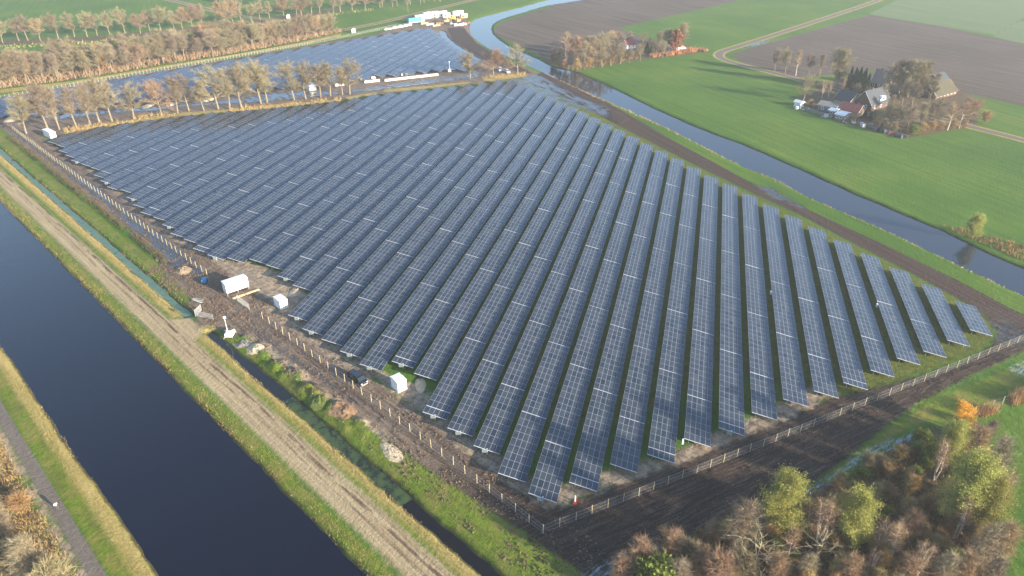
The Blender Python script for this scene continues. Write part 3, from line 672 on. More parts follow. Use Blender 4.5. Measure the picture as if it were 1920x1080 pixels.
bevel(MB().box((-1.0, -0.6, 0.3), (0.9, 0.6, 1.2)).obj('housing', [M['blue']], t_), 0.08)
for sx_ in (-0.7, 0.6): MB().tube((sx_, -0.75, 0.3), (sx_, 0.75, 0.3), 0.3, n=12).obj('wheel', [M['black']], t_)
MB().tube((0.9, 0, 0.6), (2.2, 0.3, 0.1), 0.09, n=6).obj('hose', [M['black']], t_)

# ------------------------------------------------------------------ vehicles
def van(u, v, rz, paint, roofm, label, sc_=1.0, group=None):
    root = thing('parked_van', label, 'van', (*at(u, v), 0), rz, group)
    prof = [(-2.45, 0.35), (-2.5, 1.2), (-2.4, 1.85), (-2.25, 1.93), (0.9, 1.95), (1.25, 1.85), (1.95, 1.22), (2.5, 1.02), (2.6, 0.75), (2.6, 0.35)]
    bm = bmesh.new(); rows = []
    for (x, z) in prof:
        inset = 0.0 if z < 1.25 else 0.13*(z-1.2)/0.7
        rows.append([bm.verts.new((x, s*(0.97-inset), z)) for s in (-1, 1)])
    for a, b in zip(rows, rows[1:]+rows[:1]): bm.faces.new((a[0], a[1], b[1], b[0]))
    for s in (0, 1): bm.faces.new([r_[s] for r_ in rows] if s else [r_[s] for r_ in rows][::-1])
    bmesh.ops.recalc_face_normals(bm, faces=bm.faces[:])
    me = bpy.data.meshes.new('body'); bm.to_mesh(me); bm.free(); me.materials.append(paint); bo = link('body', me, root); bevel(bo, 0.07, 3)
    MB().box((-2.1, -0.72, 1.955), (0.85, 0.72, 1.985)).obj('roof', [roofm], root)
    MB().add([(1.28, -0.80, 1.845), (1.28, 0.80, 1.845), (1.93, 0.90, 1.265), (1.93, -0.90, 1.265)], [(0, 1, 2, 3), (3, 2, 1, 0)][:1]).obj('windscreen', [M['glass']], root)
    MB().add([(-2.44, -0.78, 1.78), (-2.44, 0.78, 1.78), (-2.515, 0.85, 1.3), (-2.515, -0.85, 1.3)], [(0, 1, 2, 3)]).obj('rear_window', [M['glass']], root)
    for s in (-1, 1):
        for (xa, xb) in ((-2.2, -1.0), (-0.9, 0.2), (0.3, 1.35)):
            MB().add([(xa, s*0.985, 1.28), (xb, s*0.985, 1.28), (xb-(0.25 if xb > 1 else 0), s*0.90, 1.78), (xa, s*0.90, 1.78)], [(0, 1, 2, 3)]).obj('side_window', [M['glass']], root)
        MB().box((-0.35, s*0.975-0.008, 0.45), (-0.33, s*0.975+0.008, 1.25)).obj('door_seam', [M['silver']], root)
        MB().box((2.45, s*0.75-0.17, 0.78), (2.62, s*0.75+0.17, 0.95)).obj('headlight', [M['white']], root)
        MB().box((-2.53, s*0.85-0.08, 0.95), (-2.48, s*0.85+0.08, 1.4)).obj('tail_light', [M['red']], root)
        MB().box((1.3, s*1.05-0.1, 1.2), (1.45, s*1.05+0.1, 1.4)).obj('mirror', [paint], root)
        for x in (-1.6, 1.65):
            wh = MB().tube((x, s*0.99, 0.33), (x, s*0.75, 0.33), 0.33, n=16).obj('wheel', [M['black']], root)
            MB().tube((x, s*1.0, 0.33), (x, s*0.985, 0.33), 0.19, n=12).obj('rim', [M['silver']], wh)
    MB().box((2.55, -0.8, 0.3), (2.68, 0.8, 0.62)).obj('bumper', [M['silver']], root)
    root.scale = (sc_,)*3
    return root
van(671, 714.5, R(-118.6), M['vanpaint'], M['glass'], 'dark van parked on the sandy track inside the fence', 1.0)
va = van(938, 133, R(200), M['white'], M['white'], 'white van on the wet yard, nearer the avenue gap on the left', 0.95, 'white vans on the wet yard')
dup(va, (*at(951, 136), 0), R(215), 'white van on the wet yard, right of the other white van', 'white vans on the wet yard')
van(1532, 160, R(-150), M['vanpaint'], M['glass'], 'dark car parked on the farm lane beneath the birches', 0.9)

# ------------------------------------------------------------------ person
def person(u, v, rz, label):
    root = thing('person', label, 'person', (*at(u, v), 0), rz)
    V = [(0,0,.95),(0,0,1.15),(.02,0,1.38),(.02,0,1.52),(.03,0,1.66),(0,.10,.90),(.14,.11,.50),(.08,.11,.08),(.24,.12,.03),(0,-.10,.90),(-.10,-.11,.50),(-.28,-.11,.10),(-.12,-.12,.05),
         (.02,.20,1.42),(-.06,.27,1.14),(.12,.27,.92),(.02,-.20,1.42),(.10,-.27,1.14),(.26,-.25,.95)]
    Ed = [(0,1),(1,2),(2,3),(3,4),(0,5),(5,6),(6,7),(7,8),(0,9),(9,10),(10,11),(11,12),(2,13),(13,14),(14,15),(2,16),(16,17),(17,18)]
    rad = [.16,.15,.18,.06,.11,.10,.07,.05,.045,.10,.07,.05,.045,.07,.055,.04,.07,.055,.04]
    def skin(name, V, Ed, rad, mat):
        me = bpy.data.meshes.new(name); me.from_pydata(V, Ed, []); me.materials.append(mat)
        o = link(name, me, root)
        m = o.modifiers.new('skin', 'SKIN'); m.use_smooth_shade = True
        for i, r_ in enumerate(rad): me.skin_vertices[0].data[i].radius = (r_, r_)
        me.skin_vertices[0].data[0].use_root = True
        s = o.modifiers.new('sub', 'SUBSURF'); s.levels = 1; s.render_levels = 1
        return o
    me = bpy.data.meshes.new('x'); o0 = bpy.data.objects.new('x', me)
    def mk(name, V, Ed, rad, mat):
        me = bpy.data.meshes.new(name); me.from_pydata(V, Ed, []); me.materials.append(mat)
        o = link(name, me, root); m = o.modifiers.new('skin', 'SKIN'); m.use_smooth_shade = True
        if not me.skin_vertices:
            bpy.context.view_layer.objects.active = o
        if me.skin_vertices:
            for i, r_ in enumerate(rad): me.skin_vertices[0].data[i].radius = (r_, r_)
            me.skin_vertices[0].data[0].use_root = True
        s = o.modifiers.new('sub', 'SUBSURF'); s.levels = 1; s.render_levels = 1
        return o
    mk('body', V, Ed, rad, simple('grey_trousers', (0.10, 0.10, 0.11), 0.9))
    jk = [0, 1, 2, 13, 14, 16, 17]; mp = {i: j for j, i in enumerate(jk)}
    JV = [V[i] for i in jk]+[(.12,.27,.96),(.26,-.25,.99)]; JE = [(0,1),(1,2),(2,3),(3,4),(2,5),(5,6),(4,7),(6,8)]
    mk('jacket', JV, JE, [.20,.19,.215,.10,.085,.10,.085,.06,.06], simple('white_jacket', (0.85, 0.85, 0.84), 0.8, var=0.05))
    mk('hair', [(.02,0,1.72),(-.03,0,1.70)], [(0,1)], [.105,.10], simple('brown_hair', (0.05,0.03,0.02), 0.8))
person(108, 955, R(60), 'person in a white jacket walking along the asphalt path')

# ------------------------------------------------------------------ soil and sand heaps
def heap(u, v, rx, ry, h, mat, label, rz=0.0, name='soil_heap', seed=0, lump=0.5):
    c = at(u, v); n = 70; Vv = []; Ff = []
    g = np.linspace(-1, 1, n); X, Y = np.meshgrid(g, g, indexing='ij'); pts = np.stack([X.ravel(), Y.ravel()], 1)
    q = pts+seed*13.7; r = np.hypot(pts[:, 0], pts[:, 1])*(0.85+0.75*vnoise(q+20, 0.75, seed+5))
    nz = vnoise(q+50, 0.42, seed+11)*0.55+vnoise(q+50, 0.17, seed+12)*0.3+vnoise(q+50, 0.08, seed+13)*0.15
    z = np.clip(1-r**1.4, 0, 1)*(1-lump+2.2*lump*nz)*h*0.72+(vnoise(q+9, 0.05, seed+14)-0.5)*0.22*np.clip(1-r, 0, 1)-0.10
    rx *= 1.05; ry *= 0.95; Vv = np.column_stack([pts[:, 0]*rx, pts[:, 1]*ry, z]); idx = np.arange(n*n).reshape(n, n)
    Fq = np.stack([idx[:-1, :-1], idx[1:, :-1], idx[1:, 1:], idx[:-1, 1:]], -1).reshape(-1, 4)
    keep = r[Fq].max(1) < 1.06
    o = link(name, fast_mesh(name, Vv, Fq[keep], mat, None, False), None, (c[0], c[1], 0), (0, 0, rz), label, 'heap'); return o
heap(483, 655, 4.4, 3.0, 1.4, M['sandp'], 'pale sand heap below the camera mast by the ditch', CANG, 'sand_heap', 1)
heap(462, 645, 3.4, 2.6, 1.0, simple('grey_clay', (0.24,0.21,0.18), 1.0, var=0.4), 'grey clay heap beside the pale sand heap', CANG, 'clay_heap', 2)
heap(556, 702, 4.6, 2.6, 1.9, M['soil'], 'brown soil heap at the start of the ridge along the near ditch', CANG, seed=3)
heap(592, 733, 4.2, 2.7, 1.8, simple('dark_topsoil', (0.075,0.052,0.036), 1.0, var=0.5), 'dark soil heap left of the grassy mound', CANG, seed=4)
heap(603, 752, 4.6, 3.0, 2.0, simple('grassy_soil', (0.10,0.13,0.022), 1.0, var=0.5, dirt=(0.09,0.06,0.035)), 'soil heap grown over with green grass', CANG, seed=5, lump=0.35)
heap(636, 768, 5.0, 3.4, 2.2, simple('orange_brown_soil', (0.22,0.135,0.075), 1.0, var=0.5), 'orange brown soil heap at the lower end of the ridge', CANG, seed=6)
heap(735, 848, 4.6, 2.4, 0.55, M['sandp'], 'flat spread of pale reed and sand beside the green verge', CANG, 'sand_heap', 7)
heap(343, 507, 4.0, 3.0, 1.7, simple('light_brown_soil', (0.26,0.19,0.12), 1.0, var=0.4), 'light brown soil heap left of the large raised cabin', CANG, seed=8)
heap(298, 487, 2.8, 1.7, 1.0, M['soil'], 'small orange heap at the end of the dark ditch bank', CANG, seed=9)
heap(31, 222, 6.5, 4.5, 2.8, M['sandp'], 'sand heap under the leftmost avenue tree', 0.3, 'sand_heap', 10, 0.15)
heap(555, 545, 3.4, 2.4, 0.7, M['sandp'], 'yellow sand heap between the small cabin and the panel rows', 0.3, 'sand_heap', 11)
heap(788, 722, 3.6, 1.9, 0.9, M['sandp'], 'low sand heap behind the cabin next to the van', 0.5, 'sand_heap', 12)
for j, (u, v, lb) in enumerate([(277, 199, 'sand heap behind the reddish avenue tree'), (320, 196, 'sand heap right of the reddish avenue tree'), (388, 188, 'sand heap on the far track near the middle of the avenue')]):
    heap(u, v, 5, 3, 1.4, M['sandp'], lb, 0, 'sand_heap', 20+j)

# concrete blocks along the far track
cb = MB().box((-1.1, -0.5, 0), (1.1, 0.5, 1.0)); cb.box((-0.8, -0.3, 1.0), (0.8, 0.3, 1.12))
CB = cb.mesh('concrete_block', [simple('white_concrete', (0.66,0.63,0.56), 0.8, var=0.12)])
p0 = at(725, 152); p1 = at(818, 141.5); rzb = math.atan2(*(p1-p0)[::-1])
def cblock(p, lab):
    link('concrete_block', CB, None, (p[0], p[1], 0), (0, 0, rzb+random.uniform(-.08, .08)), lab, 'block', 'pale blocks beside the far track')
for j in range(16): cblock(p0+(p1-p0)*j/15, 'pale block in the long row by the far track, %s from left' % ordn(j+1))
p2 = at(687, 155); p3 = at(708, 152.5)
for j in range(4): cblock(p2+(p3-p2)*j/3, 'pale block in the short group left of the long row, %s from left' % ordn(j+1))
for j, (u, v) in enumerate([(700, 147), (756, 141), (762, 141), (836, 131), (846, 131), (872, 128), (632, 161), (641, 160)]):
    cblock(at(u, v), 'pale block lying under the end of a far panel row, %s from the left' % ordn([3, 4, 5, 6, 7, 8, 1, 2][j]))

# ------------------------------------------------------------------ site compound far away
def site_cabin(u, v, L, rz, label, mat='white', h=2.8, d=2.6):
    root = thing('site_cabin', label, 'cabin', (*at(u, v), 0), rz, 'site cabins of the construction compound')
    bevel(MB().box((0, 0, 0.15), (L, d, h)).obj('body', [M[mat]], root), 0.05)
    MB().box((-0.05, -0.05, h+0.002), (L+0.05, d+0.05, h+0.14)).obj('roof', [M['whitedirt']], root)
    MB().box((L*0.15, -0.05, 1.1), (L*0.4, -0.003, 2.1)).obj('window', [M['glass']], root)
    MB().box((L*0.62, -0.05, 0.2), (L*0.78, -0.003, 2.3)).obj('door', [M['steel']], root)
rzc = math.atan2(*(at(840, 30)-at(780, 37))[::-1])
for j, (u, v, L) in enumerate([(780,38,13),(796,35.5,8),(803,33.5,7.5),(810,33,7),(817,33,7),(824,32.5,7),(832,33.5,6)]):
    site_cabin(u, v, L, rzc, 'white site cabin in the distant compound, %s from the left' % ordn(j+1), h=4.2 if 0 < j < 6 else 3.2)
site_cabin(851, 31, 9, rzc, 'white site cabin behind the yellow machines', h=3.6)
site_cabin(865, 35, 6, rzc, 'cream site cabin at the right end of the compound near the river', 'brickl', 3.0)
t_ = thing('tarpaulin_trailer', 'turquoise covered trailer left of the distant white cabins', 'trailer', (*at(767, 45), 0), rzc)
bevel(MB().box((0, 0, 0.9), (11, 2.6, 3.8)).obj('cargo_cover', [M['teal']], t_), 0.1)
MB().box((11.1, 0.1, 0.5), (13.2, 2.5, 3.0)).obj('cab', [M['white']], t_); MB().box((0, 0.05, 0.6), (11, 2.55, 0.88)).obj('bed', [M['white']], t_)
for x in (1.5, 3.0, 9.5, 12.0):
    for y in (0.1, 2.3): MB().tube((x, y, 0.5), (x, y+0.3, 0.5), 0.5, n=12).obj('wheel', [M['black']], t_)
def excavator(u, v, rz, label):
    r_ = thing('excavator', label, 'excavator', (*at(u, v), 0), rz, 'yellow excavators in the compound')
    for s in (-1, 1): bevel(MB().box((-2.2, s*1.3-0.3, 0), (2.2, s*1.3+0.3, 0.9)).obj('track', [M['black']], r_), 0.3)
    bevel(MB().box((-2.6, -1.4, 1.0), (1.4, 1.4, 2.2)).obj('upper_body', [M['yellow']], r_), 0.15)
    c = bevel(MB().box((0.1, 0.3, 2.2), (1.7, 1.4, 3.3)).obj('cab', [M['yellow']], r_), 0.1); MB().box((1.71, 0.4, 2.3), (1.74, 1.3, 3.2)).obj('window', [M['glass']], c)
    b = MB(); b.tube((1.2, -0.3, 1.8), (3.6, -0.3, 5.4), 0.38, 0.34, 4); b.tube((3.6, -0.3, 5.4), (6.6, -0.3, 4.2), 0.34, 0.26, 4); b.obj('boom', [M['yellow']], r_)
    MB().tube((6.6, -0.3, 4.2), (7.0, -0.3, 1.6), 0.26, 0.2, 4).obj('dipper', [M['yellow']], r_)
    MB().prism([(-0.8, 1.6), (0.3, 1.6), (0.4, 0.7), (-0.2, 0.3)], 6.5, 7.5).obj('bucket', [M['steel']], r_)
excavator(838, 43, R(-50), 'yellow excavator nearest the row of white site cabins')
excavator(848, 38, R(-100), 'yellow excavator in the middle of the compound')
excavator(857, 43, R(160), 'yellow excavator nearest the river bend')
for j, (u, v, mt) in enumerate([(790,46,'post'),(800,48,'conc'),(812,50,'sandp'),(818,46,'soil'),(830,44,'soil'),(845,48,'conc'),(852,49,'steel'),(862,48,'steel'),(868,46,'red'),(758,49,'steel'),(750,51,'conc'),(722,56,'post'),(738,53,'conc')]):
    r_ = thing('material_stack', '%s material stack in the distant compound, %s from the left' % ({'post':'timber','conc':'concrete','sandp':'sandy','soil':'brown','steel':'grey steel','red':'red'}[mt], ordn([4,5,6,7,8,9,10,11,12,3,2+0,1,2][j] if j != 12 else 13)), 'stack', (*at(u, v), 0), rzc, 'building material stacks')
    for q in range(3): MB().box((q*2.2, 0, 0), (q*2.2+1.9, 2.0, random.uniform(0.8, 1.6))).obj('pallet', [M[mt]], r_)
t_ = thing('pipe_bundle', 'long pale bundle of pipes lying left of the compound', 'pipes', (*at(722, 57), 0), math.atan2(*(at(752, 51.5)-at(722, 57))[::-1]))
for j in range(4): MB().tube((0, j*0.5, 0.3), (19, j*0.5, 0.3), 0.24, n=8).obj('pipe', [M['white']], t_)
def hut(u, v, s, label, mat='whitedirt'):
    r_ = thing('field_hut', label, 'hut', (*at(u, v), 0), 0.3)
    MB().box((0, 0, 0), (s, s, s*0.9)).obj('body', [M[mat]], r_); MB().prism([(-0.1, s*0.902), (s+0.1, s*0.902), (s/2, s*1.25)], -0.1, s+0.1).obj('roof', [M['whitedirt']], r_)
hut(666, 61.5, 2.4, 'small white hut with a dark side on the grass behind the far fence')
hut(543, 34.5, 2.3, 'small white box under the distant roadside trees')

# ------------------------------------------------------------------ farm buildings
def house(p1, p2, depth, wh, rh, name, label, wall='brick', roof='tileg', win=4, chim=True, dormer=False, over=0.4, winm='white', half=0.0, cat='farmhouse'):
    a, b = at(*p1), at(*p2); e = b-a; L = float(np.hypot(*e)); rz = math.atan2(e[1], e[0])
    if (-math.sin(rz))*a[0]+math.cos(rz)*a[1] < 0:          # depth must run away from the camera
        pass
    root = thing(name, label, cat, (a[0], a[1], 0), rz)
    g = MB().prism([(0, 0), (depth, 0), (depth, wh), (depth/2, rh-0.05), (0, wh)], 0, L); g.obj('wall', [M[wall]], root)
    r_ = MB(); sl_ = (rh-wh)/(depth/2); ov = over; tk = 0.22
    hx = half
    yl, zl = -ov, wh-ov*sl_
    for sgn in (0, 1):
        y_e = -ov if sgn == 0 else depth+ov
        vs = [(-ov, y_e, zl), (L+ov, y_e, zl), (L+ov-hx, depth/2, rh), (-ov+hx*0, depth/2, rh)]
        vs = vs+[(x, y, z+tk) for x, y, z in vs]
        f = [(0, 3, 2, 1), (4, 5, 6, 7), (0, 1, 5, 4), (1, 2, 6, 5), (2, 3, 7, 6), (3, 0, 4, 7)]
        r_.add(vs, f)
    ro = r_.obj('roof', [M[roof]], root)
    for x in (-ov-0.03, L+ov):
        tr = MB()
        for y_e in (-ov, depth+ov): tr.tube((x, y_e, zl+0.12), (x if x < 0 or hx == 0 else x-hx, depth/2, rh+0.12), 0.08, n=4)
        tr.obj('verge_board', [M['white']], root)
    if chim: MB().box((L*0.3, depth/2-0.45, rh-0.6), (L*0.3+0.8, depth/2+0.45, rh+1.1)).obj('chimney', [M['brick']], ro)
    for i in range(win):
        x = L*(i+0.6)/(win+0.2)
        wi = MB().box((x-0.6, -0.07, wh*0.33), (x+0.6, -0.003, wh*0.82)).obj('window', [M[winm]], root)
        MB().box((x-0.45, -0.09, wh*0.42), (x+0.45, -0.073, wh*0.74)).obj('pane', [M['glass']], wi)
    for q in (0.3, 0.7):
        for xx, s in ((-0.06, -1), (L+0.003, 1)):
            wi = MB().box((xx, depth*q-0.55, wh*0.35), (xx+0.057, depth*q+0.55, wh*0.85)).obj('window', [M[winm]], root)
            MB().box((xx+s*0.03, depth*q-0.4, wh*0.43), (xx+0.057+s*0.03, depth*q+0.4, wh*0.77)).obj('pane', [M['glass']], wi)
    if dormer:
        x = L*0.62; z0 = wh+0.9; yy = 0.55
        d = MB().add([(x-2.4, yy, z0), (x+2.4, yy, z0), (x+1.5, yy, z0+1.9), (x-1.1, yy, z0+1.9), (x-1.1, yy+3.0, z0+1.9), (x+1.5, yy+3.0, z0+1.9), (x-2.4, yy+1.4, z0+0.4), (x+2.4, yy+1.4, z0+0.4)],
                     [(0, 1, 2, 3), (3, 2, 5, 4), (0, 3, 4, 6), (1, 7, 5, 2)]).obj('dormer', [M['white']], root)
        MB().box((x-0.7, yy-0.05, z0+0.55), (x+0.8, yy-0.01, z0+1.4)).obj('pane', [M['glass']], d)
    return root
house((1632,209),(1667,199.6), 9.5, 2.9, 8.6, 'farmhouse', 'grey roofed farmhouse with a white dormer in the middle of the farmyard', 'brick', 'tileg', 3, True, True)
house((1562,196),(1590,203.5), 8.5, 3.0, 6.6, 'barn', 'dark roofed barn with a yellow brick gable', 'brickl', 'tile', 0, False, cat='barn')
house((1532,206.5),(1565,213), 8.0, 2.6, 3.9, 'shed', 'wide low grey roofed shed at the left of the farmyard', 'asb', 'asb', 2, False, cat='shed')
house((1572,213.5),(1606,221), 7.0, 2.5, 5.2, 'barn', 'red roofed barn in front of the yellow gabled barn', 'brickl', 'redroof', 0, False, cat='barn')
house((1552,215),(1563,217.5), 5.0, 2.2, 2.6, 'shed', 'small white roofed shed, left one of the two beside the red barn', 'asb', 'white', 1, False, cat='shed')
house((1564,223),(1580,226.5), 7.0, 2.3, 2.8, 'shed', 'small white roofed shed, right one of the two beside the red barn', 'asb', 'white', 2, False, cat='shed')
house((1631,163.5),(1661,168.0), 13.0, 2.6, 8.2, 'farmhouse', 'farmhouse with dark roof and white trimmed gable under the tall bare trees', 'brick', 'tile', 3, True, winm='white')
house((1753,187.5),(1793,176.5), 10.0, 2.4, 6.9, 'farmhouse', 'long mossy thatched farmhouse with a row of white windows', 'brick', 'thatch', 6, False, over=0.7, half=3.5)
house((1757,161),(1775,156), 6.5, 2.8, 5.4, 'barn', 'dark barn behind the mossy thatched farmhouse', 'brick', 'tile', 0, False, cat='barn')
house((1488,199),(1500,202), 3.0, 2.2, 2.9, 'shed', 'tiny pale shed at the left tip of the farmyard', 'whitedirt', 'whitedirt', 0, False, cat='shed')
house((1175,92),(1192,90), 6.0, 2.5, 5.0, 'cottage', 'small red roofed cottage among the trees beside the river', 'white', 'redroof', 2, True, cat='cottage')
house((1262,100),(1284,97), 5.0, 2.2, 3.2, 'shed', 'pale garden shed behind the orange hedge', 'whitedirt', 'whitedirt', 1, False, cat='shed')
def wall_thing(p1, p2, h, t, mat, name, label, cat):
    a, b = at(*p1), at(*p2); L = float(np.hypot(*(b-a))); m = MB().box((0, -t/2, 0), (L, t/2, h)).box((-0.1, -t/2-0.08, h+0.002), (L+0.1, t/2+0.08, h+0.15))
    return m.obj(name, [M[mat]], loc=(a[0], a[1], 0), rot=(0, 0, math.atan2(*(b-a)[::-1])), label=label, cat=cat)
wall_thing((1644,178), (1674,173), 1.6, 0.4, 'redroof', 'garden_wall', 'low red garden wall in front of the dark roofed farmhouse', 'wall')
wall_thing((1494,203), (1560,222), 1.3, 0.15, 'asb', 'yard_fence', 'grey yard fence along the lower left edge of the farm', 'fence')
wall_thing((1608,232), (1700,259), 1.1, 0.15, 'asb', 'yard_fence', 'weathered yard fence below the garden trees of the farm', 'fence')
jr = random.Random(5)
for j in range(12):
    u = 1500+j*17.5; v = 206+(u-1500)*0.285-2+jr.uniform(-2.5, 0.5)
    mt = ['white', 'conc', 'asb', 'steel', 'redroof', 'tile'][j % 6]
    r_ = thing('yard_clutter', '%s pile of stored goods along the yard fence, %s from the left' % ({'white':'white','conc':'pale','asb':'weathered','steel':'grey','redroof':'reddish','tile':'dark'}[mt], ordn(j+1)), 'stored goods', (*at(u, v), 0), jr.uniform(0, 3), 'goods stored along the farm fence')
    for q in range(3): MB().box((q*1.1, 0, 0), (q*1.1+jr.uniform(0.6, 1.1), jr.uniform(0.6, 1.6), jr.uniform(0.4, 1.6))).obj('crate', [M[mt]], r_)

# ------------------------------------------------------------------ vegetation
def twig_mat(name, c1, c2, rough=0.9, trans=0.0):
    t = NT(name)
    nz = t.noise(0.9, 4, 0.7)
    col = t.ramp(nz, [(0.32, c1), (0.68, c2)])
    hs = t.n('ShaderNodeHueSaturation'); t.lk(col, hs.inputs['Color'])
    t.lk(t.math('ADD', 0.80, t.math('MULTIPLY', t.rand(), 0.4)), hs.inputs['Value']); t.lk(t.math('ADD', 0.485, t.math('MULTIPLY', t.rand(), 0.03)), hs.inputs['Hue'])
    t.set(hs.outputs[0], rough, 0.0, 0.1)
    if trans:
        tl = t.n('ShaderNodeBsdfTranslucent'); t.lk(hs.outputs[0], tl.inputs[0]); mx = t.n('ShaderNodeMixShader'); mx.inputs[0].default_value = trans
        t.lk(t.b.outputs[0], mx.inputs[1]); t.lk(tl.outputs[0], mx.inputs[2]); t.lk(mx.outputs[0], t.out.inputs[0])
    return t.m
TM = dict(
    bark=simple('tan_bark', (0.23, 0.19, 0.125), 0.95, var=0.4, scale=2),
    birch=simple('white_birch_bark', (0.52, 0.46, 0.37), 0.8, var=0.3, scale=3, dirt=(0.12, 0.10, 0.08)),
    pale=simple('bleached_wood', (0.52, 0.46, 0.31), 0.9, var=0.3, scale=2),
    tan=twig_mat('olive_tan_twigs', (0.175, 0.148, 0.080), (0.30, 0.25, 0.145)),
    brown=twig_mat('red_brown_twigs', (0.215, 0.140, 0.082), (0.39, 0.265, 0.16)),
    grey=twig_mat('grey_twigs', (0.195, 0.155, 0.10), (0.325, 0.265, 0.175)),
    copper=twig_mat('copper_leaves', (0.26, 0.105, 0.050), (0.40, 0.18, 0.09), trans=0.2),
    willow=twig_mat('willow_leaves', (0.21, 0.225, 0.045), (0.40, 0.38, 0.12), trans=0.3),
    gold=twig_mat('golden_leaves', (0.62, 0.36, 0.03), (0.80, 0.52, 0.09), trans=0.3),
    fir=twig_mat('dark_evergreen', (0.018, 0.040, 0.018), (0.045, 0.080, 0.032)),
    ivy=twig_mat('yellow_green_leaves', (0.10, 0.13, 0.025), (0.22, 0.24, 0.05), trans=0.25),
    reed=twig_mat('reed_straw', (0.34, 0.22, 0.09), (0.55, 0.38, 0.17)),
    dry=twig_mat('dry_grass_blades', (0.24, 0.20, 0.07), (0.46, 0.37, 0.17)),
    rust=twig_mat('rust_brush', (0.22, 0.135, 0.055), (0.47, 0.31, 0.14)),
    dark=twig_mat('dark_brush', (0.055, 0.042, 0.026), (0.14, 0.105, 0.06)),
    green=twig_mat('green_grass_blades', (0.055, 0.11, 0.018), (0.12, 0.19, 0.04)),
    hedge=twig_mat('beech_hedge_leaves', (0.27, 0.115, 0.06), (0.40, 0.19, 0.10)))
def slivers(C, D, L, Wd, rng, tri=True):
    n = len(C); D = D/np.linalg.norm(D, axis=1)[:, None]; r = rng.normal(size=(n, 3)); s = np.cross(D, r); s /= np.linalg.norm(s, axis=1)[:, None]+1e-9
    L = np.broadcast_to(L, n)[:, None]; Wd = np.broadcast_to(Wd, n)[:, None]
    V = np.stack([C-s*Wd/2, C+s*Wd/2, C+D*L], 1).reshape(-1, 3); return V, np.arange(3*n).reshape(n, 3)
def leafquads(C, size, rng, asp=0.5):
    n = len(C); a = rng.normal(size=(n, 3)); a /= np.linalg.norm(a, axis=1)[:, None]; b = np.cross(a, rng.normal(size=(n, 3))); b /= np.linalg.norm(b, axis=1)[:, None]
    s = np.broadcast_to(size, n)[:, None]*(0.6+0.8*rng.random((n, 1)))
    V = np.stack([C-a*s-b*s*asp*0.3, C+b*s*asp, C+a*s+b*s*asp*0.2, C-b*s*asp], 1).reshape(-1, 3); return V, np.arange(4*n).reshape(n, 4)
